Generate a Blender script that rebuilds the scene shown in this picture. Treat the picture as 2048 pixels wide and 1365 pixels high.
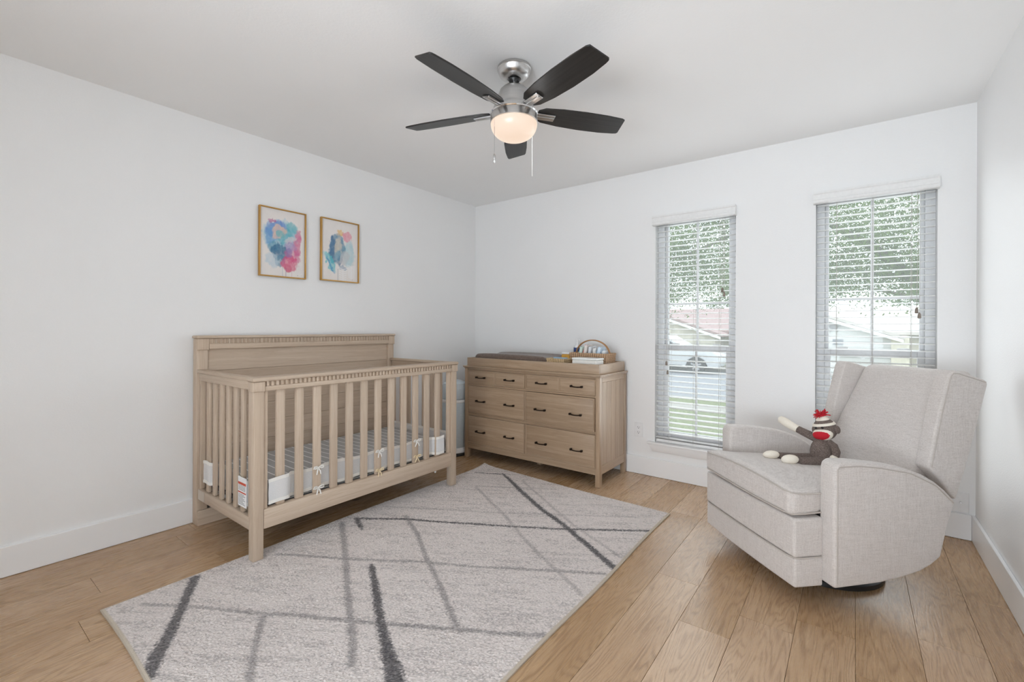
import bpy, bmesh, math, random
import numpy as np
from mathutils import Vector, Matrix, noise as mnoise

sc = bpy.context.scene
for o in list(bpy.data.objects): bpy.data.objects.remove(o)
col = sc.collection
random.seed(7); rng = np.random.default_rng(11)
PI = math.pi

# ------------------------------------------------------------------ camera
F_PX, YAW, CYP, ROLL = 908.76, 0.6461, 656.52, 0.0043
CAM = np.array([3.170, 0.0, 1.1737])
YW, XW, HC = 3.565, 3.709, 2.44            # window wall, right wall, ceiling
YB = -1.05                                  # wall behind the camera
_s, _c = math.sin(YAW), math.cos(YAW)
_fw = np.array([-_s, _c, 0.]); _rt = np.array([_c, _s, 0.]); _up = np.array([0, 0, 1.])
_r2 = _rt*math.cos(ROLL) + _up*math.sin(ROLL)
_u2 = _up*math.cos(ROLL) - _rt*math.sin(ROLL)
cd = bpy.data.cameras.new('camera'); cam = bpy.data.objects.new('camera', cd); col.objects.link(cam)
cd.sensor_width = 36.0; cd.lens = F_PX/2048*36.0; cd.shift_y = (CYP-682.5)/2048
cd.clip_start = 0.02; cd.clip_end = 300
cam.matrix_world = Matrix(((_r2[0], _u2[0], -_fw[0], CAM[0]), (_r2[1], _u2[1], -_fw[1], CAM[1]),
                           (_r2[2], _u2[2], -_fw[2], CAM[2]), (0, 0, 0, 1)))
sc.camera = cam
def ray(x, y): return _fw + _r2*(x-1024)/F_PX - _u2*(y-CYP)/F_PX
def G(x, y, z=0.): d = ray(x, y); return CAM + d*((z-CAM[2])/d[2])
def PYp(x, y, Y): d = ray(x, y); return CAM + d*((Y-CAM[1])/d[1])

# ------------------------------------------------------------------ sky, light, exposure
SKY = 2.8; FILL_W = 160; FAN_W = 5; WIN_W = 7; ROOM_W = 3.6
w = bpy.data.worlds.new('sky'); sc.world = w; w.use_nodes = True
bg = w.node_tree.nodes['Background']; bg.inputs[0].default_value = (0.90, 0.96, 1.0, 1); bg.inputs[1].default_value = SKY
sc.view_settings.view_transform = 'Standard'; sc.view_settings.look = 'None'
sc.view_settings.exposure = 0.0; sc.view_settings.gamma = 1.0; sc.view_settings.use_curve_mapping = False
sc.cycles.max_bounces = 12; sc.cycles.diffuse_bounces = 8; sc.cycles.glossy_bounces = 4
sc.cycles.transparent_max_bounces = 16; sc.cycles.sample_clamp_indirect = 6.0
sc.cycles.caustics_reflective = False; sc.cycles.caustics_refractive = False
def area(name, loc, rot, sx, sy, power, color=(1, 1, 1), portal=False):
    l = bpy.data.lights.new(name, 'AREA'); l.shape = 'RECTANGLE'; l.size = sx; l.size_y = sy; l.energy = power; l.color = color
    o = bpy.data.objects.new(name, l); col.objects.link(o); o.location = loc; o.rotation_euler = rot
    if portal: l.cycles.is_portal = True
    return o
WINX = [(1.905, 2.488), (2.965, 3.550)]; WZ0, WZ1 = 0.262, 2.062
for a, b in WINX:
    area('window_daylight', ((a+b)/2, YW+0.17, (WZ0+WZ1)/2), (-PI/2, 0, 0), b-a, WZ1-WZ0, WIN_W, (0.93, 0.97, 1.02))
    area('window_fill', ((a+b)/2, YW-0.062, (WZ0+WZ1)/2), (-PI/2, 0, 0), b-a, WZ1-WZ0, ROOM_W, (0.93, 0.97, 1.02))  # added fill lamp on the room side of the blinds, boosts window light
# added fill lamp behind the camera; opening and hall box are made up
FILL_OPENING = (1.85, 3.5, 2.1)
FILL_BOX = (0.4, 3.709, YB-2.3)
area('rear_fill_light', ((FILL_OPENING[0]+FILL_OPENING[1])/2, FILL_BOX[2]+.75, 0.85), (PI/2+1.0, 0, 0), 2.4, 1.5, FILL_W, (0.885, 0.965, 1.055))

# ------------------------------------------------------------------ mesh helpers
class MB:
    def __init__(s): s.v = []; s.f = []
    def add(s, vs, fs):
        n = len(s.v); s.v += [tuple(map(float, p)) for p in vs]; s.f += [tuple(i+n for i in f) for f in fs]; return s
    def box(s, x0, x1, y0, y1, z0, z1):
        return s.add([(x0,y0,z0),(x1,y0,z0),(x1,y1,z0),(x0,y1,z0),(x0,y0,z1),(x1,y0,z1),(x1,y1,z1),(x0,y1,z1)],
                     [(3,2,1,0),(4,5,6,7),(0,1,5,4),(1,2,6,5),(2,3,7,6),(3,0,4,7)])
    def prism(s, pts, ax, a, b):                       # outline in the other two axes, extruded along ax
        def P(p, t): return {'x': (t, p[0], p[1]), 'y': (p[0], t, p[1]), 'z': (p[0], p[1], t)}[ax]
        n = len(pts); vs = [P(p, a) for p in pts] + [P(p, b) for p in pts]
        return s.add(vs, [tuple(range(n-1, -1, -1)), tuple(range(n, 2*n))] + [(i, (i+1) % n, n+(i+1) % n, n+i) for i in range(n)])
    def lathe(s, prof, n=32, c=(0, 0), cap=True):
        vs = []; fs = []
        for r, z in prof:
            for k in range(n): t = 2*PI*k/n; vs.append((c[0]+r*math.cos(t), c[1]+r*math.sin(t), z))
        for i in range(len(prof)-1):
            for k in range(n): fs.append((i*n+k, i*n+(k+1) % n, (i+1)*n+(k+1) % n, (i+1)*n+k))
        if cap: fs.append(tuple(range(n-1, -1, -1))); fs.append(tuple((len(prof)-1)*n+k for k in range(n)))
        return s.add(vs, fs)
    def tube(s, pts, r, n=8, cap=True):
        pts = [Vector(p) for p in pts]; m = len(pts); rr = r if isinstance(r, (list, tuple)) else [r]*m
        tg = []
        for i in range(m):
            t = (pts[min(i+1, m-1)]-pts[max(i-1, 0)]); tg.append(t.normalized() if t.length > 1e-9 else Vector((0, 0, 1)))
        nrm = tg[0].orthogonal().normalized(); vs = []; fs = []
        for i in range(m):
            nrm = (nrm-tg[i]*nrm.dot(tg[i])).normalized(); bi = tg[i].cross(nrm)
            for k in range(n): a = 2*PI*k/n; vs.append(pts[i]+(nrm*math.cos(a)+bi*math.sin(a))*rr[i])
        for i in range(m-1):
            for k in range(n): fs.append((i*n+k, i*n+(k+1) % n, (i+1)*n+(k+1) % n, (i+1)*n+k))
        if cap: fs.append(tuple(range(n-1, -1, -1))); fs.append(tuple((m-1)*n+k for k in range(n)))
        return s.add(vs, fs)
    def ellipsoid(s, c, r, n=20, m=12, rot=None):
        vs = []; fs = []; R = rot or Matrix.Identity(3)
        for i in range(1, m):
            p = PI*i/m
            for k in range(n):
                t = 2*PI*k/n; vs.append(R @ Vector((r[0]*math.sin(p)*math.cos(t), r[1]*math.sin(p)*math.sin(t), r[2]*math.cos(p))) + Vector(c))
        top = len(vs); vs.append(R @ Vector((0, 0, r[2])) + Vector(c)); vs.append(R @ Vector((0, 0, -r[2])) + Vector(c))
        for i in range(m-2):
            for k in range(n): fs.append((i*n+k, (i+1)*n+k, (i+1)*n+(k+1) % n, i*n+(k+1) % n))
        for k in range(n): fs.append((top, k, (k+1) % n)); fs.append((top+1, (m-2)*n+(k+1) % n, (m-2)*n+k))
        return s.add(vs, fs)
    def rbox(s, lo, hi, r, n=(6, 6, 6), deform=None):  # rounded box with a regular grid, optionally deformed
        def ax(a, b, k):
            e = [math.tan(t)*r for t in (PI/4, PI/4*.75, PI/4*.5, PI/4*.25, 0)]
            return [a+r-t for t in e] + [a+r+(b-a-2*r)*i/k for i in range(1, k)] + [b-r+t for t in reversed(e)]
        A = [ax(lo[i], hi[i], n[i]) for i in range(3)]; seen = {}; vs = []; fs = []
        def V(p):
            key = tuple(round(x, 6) for x in p)
            if key not in seen:
                q = [min(max(p[i], lo[i]+r), hi[i]-r) for i in range(3)]; d = Vector([p[i]-q[i] for i in range(3)])
                pt = Vector(q) + (d.normalized()*r if d.length > 1e-9 else d)
                if deform: pt = Vector(deform(*pt))
                seen[key] = len(vs); vs.append(pt)
            return seen[key]
        for d in range(3):
            u, v = [(1, 2), (2, 0), (0, 1)][d]
            for side in (0, 1):
                for i in range(len(A[u])-1):
                    for j in range(len(A[v])-1):
                        q = []
                        for (a, b) in ((i, j), (i+1, j), (i+1, j+1), (i, j+1)):
                            p = [0, 0, 0]; p[d] = (lo, hi)[side][d]; p[u] = A[u][a]; p[v] = A[v][b]; q.append(V(p))
                        fs.append(tuple(q) if side else tuple(reversed(q)))
        return s.add(vs, fs)
    def build(s, name, mat, parent=None, bevel=0, seg=2, smooth=None, tag_=None):
        me = bpy.data.meshes.new(name)
        me.from_pydata(s.v, [], s.f); me.update()
        if bevel:
            bm = bmesh.new(); bm.from_mesh(me)
            es = [e for e in bm.edges if len(e.link_faces) == 2 and e.calc_face_angle(0) > 0.5]
            bmesh.ops.bevel(bm, geom=es, offset=bevel, segments=seg, profile=0.5, affect='EDGES', clamp_overlap=True)
            bm.to_mesh(me); bm.free()
        if smooth is None: smooth = bool(bevel)
        if smooth:
            me.shade_smooth(); me.set_sharp_from_angle(angle=math.radians(42))
        me.materials.append(mat)
        return link(name, me, parent)
def link(name, me, parent=None):
    o = bpy.data.objects.new(name, me); col.objects.link(o)
    if parent is not None: o.parent = parent
    return o
def tag(o, label=None, cat=None, group=None, kind=None):
    for k, v in (('label', label), ('category', cat), ('group', group), ('kind', kind)):
        if v: o[k] = v
    return o
def thing(name, label, cat, loc=(0, 0, 0), rz=0, group=None):
    o = bpy.data.objects.new(name, None); col.objects.link(o); o.location = loc; o.rotation_euler = (0, 0, rz)
    o.empty_display_size = 0.1
    return tag(o, label, cat, group)
def copy_of(o, parent=None, loc=None):
    c = o.copy(); col.objects.link(c)
    if parent is not None: c.parent = parent
    if loc is not None: c.location = loc
    return c

# ------------------------------------------------------------------ materials
def srgb(r, g, b):
    f = lambda c: (c/255/12.92) if c/255 <= .04045 else ((c/255+.055)/1.055)**2.4
    return (f(r), f(g), f(b), 1)
def mk(name):
    m = bpy.data.materials.new(name); m.use_nodes = True; nt = m.node_tree
    return m, nt, nt.nodes['Principled BSDF']
def N(nt, t, **kw):
    n = nt.nodes.new(t)
    for k, v in kw.items(): setattr(n, k, v)
    return n
def math_(nt, op, a, b=None, clamp=False):
    n = N(nt, 'ShaderNodeMath', operation=op, use_clamp=clamp)
    for i, x in enumerate((a, b)):
        if x is None: continue
        if isinstance(x, (int, float)): n.inputs[i].default_value = x
        else: nt.links.new(x, n.inputs[i])
    return n.outputs[0]
def coords(nt, scale=(1, 1, 1), rnd=True, rot=(0, 0, 0)):
    tc = N(nt, 'ShaderNodeTexCoord'); mp = N(nt, 'ShaderNodeMapping'); mp.inputs['Scale'].default_value = scale; mp.inputs['Rotation'].default_value = rot
    if rnd:
        oi = N(nt, 'ShaderNodeObjectInfo'); vm = N(nt, 'ShaderNodeVectorMath', operation='SCALE'); vm.inputs[0].default_value = (17.3, 29.1, 41.7)
        nt.links.new(oi.outputs['Random'], vm.inputs['Scale'])
        ad = N(nt, 'ShaderNodeVectorMath', operation='ADD'); nt.links.new(tc.outputs['Object'], ad.inputs[0]); nt.links.new(vm.outputs[0], ad.inputs[1])
        nt.links.new(ad.outputs[0], mp.inputs[0])
    else: nt.links.new(tc.outputs['Object'], mp.inputs[0])
    return mp.outputs[0]
def noise(nt, vec, scale=1, detail=4, rough=.55, dist=0):
    n = N(nt, 'ShaderNodeTexNoise'); n.inputs['Scale'].default_value = scale; n.inputs['Detail'].default_value = detail
    n.inputs['Roughness'].default_value = rough; n.inputs['Distortion'].default_value = dist; nt.links.new(vec, n.inputs['Vector']); return n.outputs[0]
def ramp(nt, fac, stops, interp='LINEAR'):
    n = N(nt, 'ShaderNodeValToRGB'); cr = n.color_ramp; cr.interpolation = interp
    while len(cr.elements) > 1: cr.elements.remove(cr.elements[-1])
    cr.elements[0].position = stops[0][0]; cr.elements[0].color = stops[0][1]
    for p, c in stops[1:]: e = cr.elements.new(p); e.color = c
    nt.links.new(fac, n.inputs[0]); return n.outputs[0]
def mix(nt, fac, a, b, mode='MIX'):
    n = N(nt, 'ShaderNodeMix', data_type='RGBA', blend_type=mode)
    for i, x in ((0, fac), (6, a), (7, b)):
        if isinstance(x, (int, float)): n.inputs[i].default_value = x
        elif isinstance(x, tuple): n.inputs[i].default_value = x
        else: nt.links.new(x, n.inputs[i])
    return n.outputs[2]
def bump(nt, b, h, strength=.3, dist=.002):
    n = N(nt, 'ShaderNodeBump'); n.inputs['Strength'].default_value = strength; n.inputs['Distance'].default_value = dist
    nt.links.new(h, n.inputs['Height']); nt.links.new(n.outputs[0], b.inputs['Normal'])
def plain(name, c, rough=.5, metal=0, spec=.5, grain=0, gscale=60):
    m, nt, b = mk(name); b.inputs['Roughness'].default_value = rough; b.inputs['Metallic'].default_value = metal
    b.inputs['Specular IOR Level'].default_value = spec
    v = coords(nt, (1, 1, 1)); n = noise(nt, v, gscale, 3)
    k = grain if grain else .03
    lo = tuple(x*(1-k) for x in c[:3])+(1,); hi = tuple(min(1, x*(1+k)) for x in c[:3])+(1,)
    nt.links.new(ramp(nt, n, [(.3, lo), (.7, hi)]), b.inputs['Base Color'])
    return m
def paint(name, c, rough, bs, bstr, bd):
    m, nt, b = mk(name); b.inputs['Roughness'].default_value = rough; b.inputs['Specular IOR Level'].default_value = .35
    v = coords(nt, (1, 1, 1), rnd=False); n2 = noise(nt, v, 1.3, 2)
    nt.links.new(ramp(nt, n2, [(.3, tuple(x*.985 for x in c[:3])+(1,)), (.7, c)]), b.inputs['Base Color'])
    bump(nt, b, noise(nt, v, bs, 2, .5), bstr, bd); return m
M = {}
M['wall'] = paint('wall_paint', (.845, .845, .84, 1), .42, 130, .35, .0025)
M['ceil'] = paint('ceiling_paint', (.90, .90, .895, 1), .7, 90, .25, .002)
M['trim'] = paint('trim_paint', (.86, .86, .86, 1), .3, 8, .05, .001)
def wood(name, axis, base, dark, light, s=1.0, rough=.55):
    m, nt, b = mk(name)
    st = {'x': (1.6, 40, 40), 'y': (40, 1.6, 40), 'z': (40, 40, 1.6)}[axis]
    v = coords(nt, tuple(k*s for k in st)); fine = coords(nt, tuple(k*s*7 if k > 5 else k*3*s for k in st))
    n1 = noise(nt, v, 1, 6, .6, .6); n2 = noise(nt, fine, 1, 3, .6)
    # contour lines of the stretched noise read as growth rings
    ring = math_(nt, 'SINE', math_(nt, 'MULTIPLY', n1, 42.)); ring = math_(nt, 'MULTIPLY', math_(nt, 'ADD', ring, 1.), .5)
    half = tuple((a+b)/2 for a, b in zip(dark, base)); c1 = ramp(nt, n1, [(.25, half), (.5, base), (.78, light)])
    c2 = mix(nt, math_(nt, 'MULTIPLY', math_(nt, 'POWER', ring, 5.), .28), c1, dark)
    pores = ramp(nt, n2, [(.33, (1, 1, 1, 1)), (.45, (0, 0, 0, 1))])
    c3 = mix(nt, math_(nt, 'MULTIPLY', pores, .38), c2, dark)
    oi = N(nt, 'ShaderNodeObjectInfo'); hv = N(nt, 'ShaderNodeHueSaturation'); nt.links.new(c3, hv.inputs['Color'])
    nt.links.new(math_(nt, 'ADD', math_(nt, 'MULTIPLY', oi.outputs['Random'], .12), .94), hv.inputs['Value'])
    nt.links.new(hv.outputs[0], b.inputs['Base Color']); b.inputs['Roughness'].default_value = rough; b.inputs['Specular IOR Level'].default_value = .5 if rough < .5 else .3
    if rough < .5: b.inputs['Coat Weight'].default_value = .5; b.inputs['Coat Roughness'].default_value = .35
    bump(nt, b, n2, .12, .001); return m
for a in 'xyz':
    M['crib_'+a] = wood('washed_oak_'+a, a, srgb(196, 177, 157), srgb(172, 151, 130), srgb(205, 189, 171))
    M['dres_'+a] = wood('honey_oak_'+a, a, srgb(172, 147, 121), srgb(136, 111, 86), srgb(186, 163, 138), rough=.40)
# oak floor plank: cathedral grain, knots, tone per plank
def floor_mat():
    m, nt, b = mk('oak_plank')
    v = coords(nt, (8.5, .95, 8.5)); n1 = noise(nt, v, 1, 3, .42, .25)
    ring = math_(nt, 'MULTIPLY', math_(nt, 'ADD', math_(nt, 'SINE', math_(nt, 'MULTIPLY', n1, 170.)), 1.), .5)
    ring = math_(nt, 'POWER', ring, 2.2)
    brk = noise(nt, coords(nt, (60, 9, 60)), 1, 4, .65)
    grain = math_(nt, 'MULTIPLY', ring, ramp(nt, brk, [(.28, (0, 0, 0, 1)), (.52, (1, 1, 1, 1))]))
    fine = noise(nt, coords(nt, (260, 8, 260)), 1, 3, .6)
    broad = noise(nt, coords(nt, (3, 1.2, 3)), 1, 3)
    base = ramp(nt, broad, [(.3, srgb(177, 143, 107)), (.55, srgb(191, 159, 124)), (.75, srgb(200, 170, 137))])
    c = mix(nt, math_(nt, 'MULTIPLY', grain, .52), base, srgb(136, 103, 72))
    c = mix(nt, math_(nt, 'MULTIPLY', ramp(nt, fine, [(.35, (1, 1, 1, 1)), (.5, (0, 0, 0, 1))]), .22), c, srgb(150, 116, 84))
    vo = N(nt, 'ShaderNodeTexVoronoi'); vo.inputs['Scale'].default_value = 1; nt.links.new(coords(nt, (3.2, 1.5, 3.2)), vo.inputs['Vector'])
    kn = ramp(nt, math_(nt, 'ADD', vo.outputs['Distance'], math_(nt, 'MULTIPLY', brk, .05)), [(.055, (1, 1, 1, 1)), (.085, (0, 0, 0, 1))])
    c = mix(nt, math_(nt, 'MULTIPLY', kn, .7), c, srgb(78, 64, 52))
    oi = N(nt, 'ShaderNodeObjectInfo'); hv = N(nt, 'ShaderNodeHueSaturation'); nt.links.new(c, hv.inputs['Color'])
    nt.links.new(math_(nt, 'ADD', math_(nt, 'MULTIPLY', oi.outputs['Random'], .24), .88), hv.inputs['Value'])
    nt.links.new(math_(nt, 'ADD', math_(nt, 'MULTIPLY', oi.outputs['Random'], -.18), 1.06), hv.inputs['Saturation'])
    nt.links.new(hv.outputs[0], b.inputs['Base Color'])
    nt.links.new(ramp(nt, fine, [(.3, (.33,)*3+(1,)), (.7, (.24,)*3+(1,))]), b.inputs['Roughness'])
    b.inputs['Specular IOR Level'].default_value = .5
    bump(nt, b, math_(nt, 'SUBTRACT', fine, math_(nt, 'MULTIPLY', grain, .8)), .15, .0012); return m
M['floor'] = floor_mat()
def linen(name, c, dark, light, rough=.9):
    m, nt, b = mk(name)
    h = noise(nt, coords(nt, (22, 22, 900), rnd=False), 1, 2, .6); v1 = noise(nt, coords(nt, (800, 800, 22), rnd=False), 1, 2, .6)
    bl = noise(nt, coords(nt, (160, 160, 240), rnd=False), 1, 3, .6)
    s = math_(nt, 'ADD', math_(nt, 'MULTIPLY', math_(nt, 'ADD', h, v1), .35), math_(nt, 'MULTIPLY', bl, .3))
    nt.links.new(ramp(nt, s, [(.36, dark), (.5, c), (.64, light)]), b.inputs['Base Color'])
    b.inputs['Roughness'].default_value = rough; b.inputs['Specular IOR Level'].default_value = .15
    b.inputs['Sheen Weight'].default_value = .25
    bump(nt, b, s, .5, .0012); return m
M['linen'] = linen('linen', srgb(206, 199, 194), srgb(180, 173, 168), srgb(220, 215, 211))
M['piping'] = plain('piping', srgb(186, 178, 171), .9)
M['blackmetal'] = plain('black_metal', (.012, .012, .012, 1), .4, 0)
M['bronze'] = plain('dark_bronze', srgb(48, 36, 28), .4, .7)
def brushed():
    m, nt, b = mk('brushed_nickel'); b.inputs['Metallic'].default_value = 1; b.inputs['Roughness'].default_value = .28
    n = noise(nt, coords(nt, (4, 4, 600), rnd=False), 1, 2); nt.links.new(ramp(nt, n, [(.3, (.52, .51, .5, 1)), (.7, (.66, .65, .64, 1))]), b.inputs['Base Color'])
    b.inputs['Anisotropic'].default_value = .5; return m
M['nickel'] = brushed()
M['chrome'] = plain('polished_nickel', (.75, .75, .75, 1), .08, 1)
def blade():
    m, nt, b = mk('espresso_blade'); n = noise(nt, coords(nt, (3, 90, 90)), 1, 4, .6)
    nt.links.new(ramp(nt, n, [(.3, (.010, .009, .008, 1)), (.7, (.024, .022, .020, 1))]), b.inputs['Base Color'])
    b.inputs['Roughness'].default_value = .38; b.inputs['Specular IOR Level'].default_value = .5; return m
M['blade'] = blade()
def emit(name, c, s):
    m, nt, b = mk(name); b.inputs['Emission Color'].default_value = c; b.inputs['Emission Strength'].default_value = s
    b.inputs['Base Color'].default_value = (.2, .19, .18, 1); b.inputs['Roughness'].default_value = .3; return m
M['globe'] = emit('frosted_lamp_glass', (1, .76, .58, 1), .80)
M['white'] = plain('white_plastic', (.82, .82, .82, 1), .35)
M['offwhite'] = plain('off_white_cloth', (.78, .76, .72, 1), .9, spec=.1)
M['vinyl'] = plain('window_vinyl', (.72, .72, .73, 1), .4)
M['slat'] = plain('blind_slat', (.80, .80, .79, 1), .35)
M['cord'] = plain('blind_cord', (.55, .53, .5, 1), .8); M['tassel'] = plain('tassel_wood', srgb(140, 128, 118), .6)
M['brass'] = plain('gold_frame', srgb(196, 152, 84), .35, .75)
M['pail'] = plain('pail_plastic', srgb(196, 206, 212), .35)
def glass():
    m, nt, b = mk('window_glass'); nt.nodes.remove(b); out = nt.nodes['Material Output']
    tr = N(nt, 'ShaderNodeBsdfTransparent'); gl = N(nt, 'ShaderNodeBsdfGlossy'); gl.inputs['Roughness'].default_value = .02
    fr = N(nt, 'ShaderNodeFresnel'); fr.inputs[0].default_value = 1.2; ms = N(nt, 'ShaderNodeMixShader')
    tr.inputs[0].default_value = (.93, .95, .95, 1)
    hz = N(nt, 'ShaderNodeBsdfTranslucent'); hz.inputs[0].default_value = (.9, .92, .92, 1); mh = N(nt, 'ShaderNodeMixShader'); mh.inputs[0].default_value = .055   # white haze mixed into the pane, washes out the view
    nt.links.new(tr.outputs[0], mh.inputs[1]); nt.links.new(hz.outputs[0], mh.inputs[2])
    nt.links.new(fr.outputs[0], ms.inputs[0]); nt.links.new(mh.outputs[0], ms.inputs[1]); nt.links.new(gl.outputs[0], ms.inputs[2]); nt.links.new(ms.outputs[0], out.inputs[0]); return m
M['glass'] = glass()
def attr_mat(name, rough=.8, bs=0, bstr=.3, bd=.002):
    m, nt, b = mk(name); a = N(nt, 'ShaderNodeAttribute', attribute_name='Col'); nt.links.new(a.outputs['Color'], b.inputs['Base Color'])
    b.inputs['Roughness'].default_value = rough; b.inputs['Specular IOR Level'].default_value = .2
    if bs: bump(nt, b, noise(nt, coords(nt, rnd=False), bs, 2), bstr, bd)
    return m
def setcol(me, cols):
    a = me.color_attributes.new('Col', 'FLOAT_COLOR', 'POINT'); arr = np.ones((len(me.vertices), 4), np.float32); arr[:, :3] = cols
    a.data.foreach_set('color', arr.ravel())

# ------------------------------------------------------------------ room shell
def structure(o): o['kind'] = 'structure'; return o
structure(MB().box(-.15, 0, YB-.15, YW, 0, HC).build('wall_left', M['wall']))
structure(MB().box(XW, XW+.15, YB-.15, YW, 0, HC).build('wall_right', M['wall']))
wb = MB(); TH = .15
for x0, x1 in ((-.15, WINX[0][0]), (WINX[0][1], WINX[1][0]), (WINX[1][1], XW+.15)): wb.box(x0, x1, YW, YW+TH, 0, HC)
for x0, x1 in WINX: wb.box(x0, x1, YW, YW+TH, 0, WZ0-.004); wb.box(x0, x1, YW, YW+TH, WZ1, HC)
structure(wb.build('wall_back', M['wall']))
wf = MB(); wf.box(0, FILL_OPENING[0], YB-.12, YB, 0, HC); wf.box(FILL_OPENING[1], XW, YB-.12, YB, 0, HC); wf.box(FILL_OPENING[0], FILL_OPENING[1], YB-.12, YB, FILL_OPENING[2], HC)  # opening added to let the fill light in
structure(wf.build('wall_front', M['wall']))
wh_ = MB(); wh_.box(FILL_BOX[0]-.1, FILL_BOX[0], FILL_BOX[2], YB-.12, 0, HC); wh_.box(FILL_BOX[1], FILL_BOX[1]+.1, FILL_BOX[2], YB-.12, 0, HC); wh_.box(FILL_BOX[0]-.1, FILL_BOX[1]+.1, FILL_BOX[2]-.1, FILL_BOX[2], 0, HC)
wh_.box(FILL_BOX[0]-.1, FILL_BOX[1]+.1, FILL_BOX[2]-.1, YB-.15, HC, HC+.12); wh_.box(FILL_BOX[0]-.1, FILL_BOX[1]+.1, FILL_BOX[2]-.1, YB-.15, -.12, 0)
structure(wh_.build('wall_fill_box', M['wall']))  # unseen box added round the fill lamp to keep the sky out
structure(MB().box(-.15, XW+.15, YB-.15, YW+TH, HC, HC+.12).build('ceiling', M['ceil']))
BT, BH = .016, .143
def bb(name, mb): return structure(mb.build(name, M['trim'], bevel=.002, seg=1))
bb('baseboard_left', MB().box(.0005, BT, YB, YW-.0005, .0015, BH))
bb('baseboard_back', MB().box(BT+.0005, XW-BT-.0005, YW-BT, YW-.0005, .0015, BH))
bb('baseboard_right', MB().box(XW-BT, XW-.0005, YB, YW-.0005, .0015, BH))
# floor: slab + one object per oak plank
floor = structure(MB().box(-.15, XW+.15, YB-.15, YW+TH, -.12, -.0035).build('floor', plain('floor_joint', srgb(108, 82, 58), .9)))
PW, SEAM = .1895, 2.608
joints = {0: [1.87], -1: [2.17, .25], 1: [2.05], 2: [2.16], 3: [1.94], 4: [2.31], 5: [2.785, .9], -13: [.9, 2.6], -12: [.51, 2.3], -11: [.958], -10: [.407, 2.1],
          -2: [1.2, 2.95], -3: [.6, 2.4], -4: [1.6, 3.1], -5: [.9, 2.7], -6: [1.9], -7: [.5, 2.25], -8: [1.4, 2.85], -9: [.8, 2.5]}
pm = {}
for k in range(-14, 6):
    x0 = max(SEAM+k*PW, .002); x1 = min(SEAM+(k+1)*PW, XW-.002)
    if x1-x0 < .01: continue
    ys = [YB] + sorted(joints.get(k, [1.0])) + [YW-.002]
    if ys[1]-ys[0] > 1.9: ys.insert(1, ys[1]-1.85)
    for a, b in zip(ys[:-1], ys[1:]):
        g = .0006; wx, wy = (x1-x0)/2-g, (b-a)/2-g; key = (round(wx, 4), round(wy, 4))
        if key not in pm:
            o = MB().box(-wx, wx, -wy, wy, -.003, 0).build('plank', M['floor'], floor, bevel=.0004, seg=1); pm[key] = o.data
        else: o = link('plank', pm[key], floor)
        o.location = ((x0+x1)/2, (a+b)/2, 0)

# ------------------------------------------------------------------ windows, blinds
def window(i, x0, x1):
    wn = bpy.data.objects.new('window_%d' % i, None); col.objects.link(wn); wn['kind'] = 'structure'; wn.location = ((x0+x1)/2, YW, WZ0)
    h = WZ1-WZ0; a = (x1-x0)/2; fy0, fy1 = .075, .145
    fr = MB(); t = .045
    fr.box(-a, -a+t, fy0, fy1, 0, h).box(a-t, a, fy0, fy1, 0, h).box(-a+t, a-t, fy0, fy1, h-t, h).box(-a+t, a-t, fy0, fy1, 0, t)
    fr.build('window_frame', M['vinyl'], wn, bevel=.003)
    zm = 1.03-WZ0; b = a-t
    def sash(z0, z1, y0, y1, st, rb, rtop):
        s = MB(); s.box(-b, -b+st, y0, y1, z0, z1).box(b-st, b, y0, y1, z0, z1).box(-b+st, b-st, y0, y1, z0, z0+rb).box(-b+st, b-st, y0, y1, z1-rtop, z1)
        so = s.build('sash', M['vinyl'], wn, bevel=.003)
        MB().box(-b+st, b-st, (y0+y1)/2-.003, (y0+y1)/2+.003, z0+rb, z1-rtop).build('pane', M['glass'], so)
        return so
    up = sash(zm-.03, h-t, .112, .14, .022, .035, .02)
    lo = sash(t, zm+.02, .08, .108, .034, .05, .05)
    ym = .124
    MB().box(-.0085, .0085, ym-.009, ym-.0035, zm+.005, h-t-.02).build('muntin', M['vinyl'], up)
    MB().box(-b+.022, b-.022, ym-.0085, ym-.004, 1.37-WZ0-.008, 1.37-WZ0+.008).build('muntin', M['vinyl'], up)
    MB().box(-.0085, .0085, .0845, .090, t+.05, zm-.03).build('muntin', M['vinyl'], lo)
    for dx in (-.15, .15): MB().box(dx-.03, dx+.03, .073, .0798, zm+.012, zm+.03).build('sash_lock', M['white'], lo, bevel=.003)
    # stool and apron
    st = MB(); st.box(-a-.052, a+.052, -.038, -.0005, -.001, .015); st.box(-a+.0005, a-.0005, -.0005, .0745, -.001, .015)
    st.build('window_sill', M['trim'], wn, bevel=.004)
    ap = MB(); y0, y1 = -.028, -.018
    ap.add([(-a-.045, y0, -.002), (a+.045, y0, -.002), (a+.045, -.0005, -.002), (-a-.045, -.0005, -.002),
            (-a-.012, y1, -.058), (a+.012, y1, -.058), (a+.012, -.0005, -.058), (-a-.012, -.0005, -.058)],
           [(0, 1, 2, 3), (7, 6, 5, 4), (4, 5, 1, 0), (5, 6, 2, 1), (6, 7, 3, 2), (7, 4, 0, 3)])
    ap.build('sill_apron', M['trim'], wn, bevel=.002)
    return wn
for i, (x0, x1) in enumerate(WINX): window(i+1, x0, x1)
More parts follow.
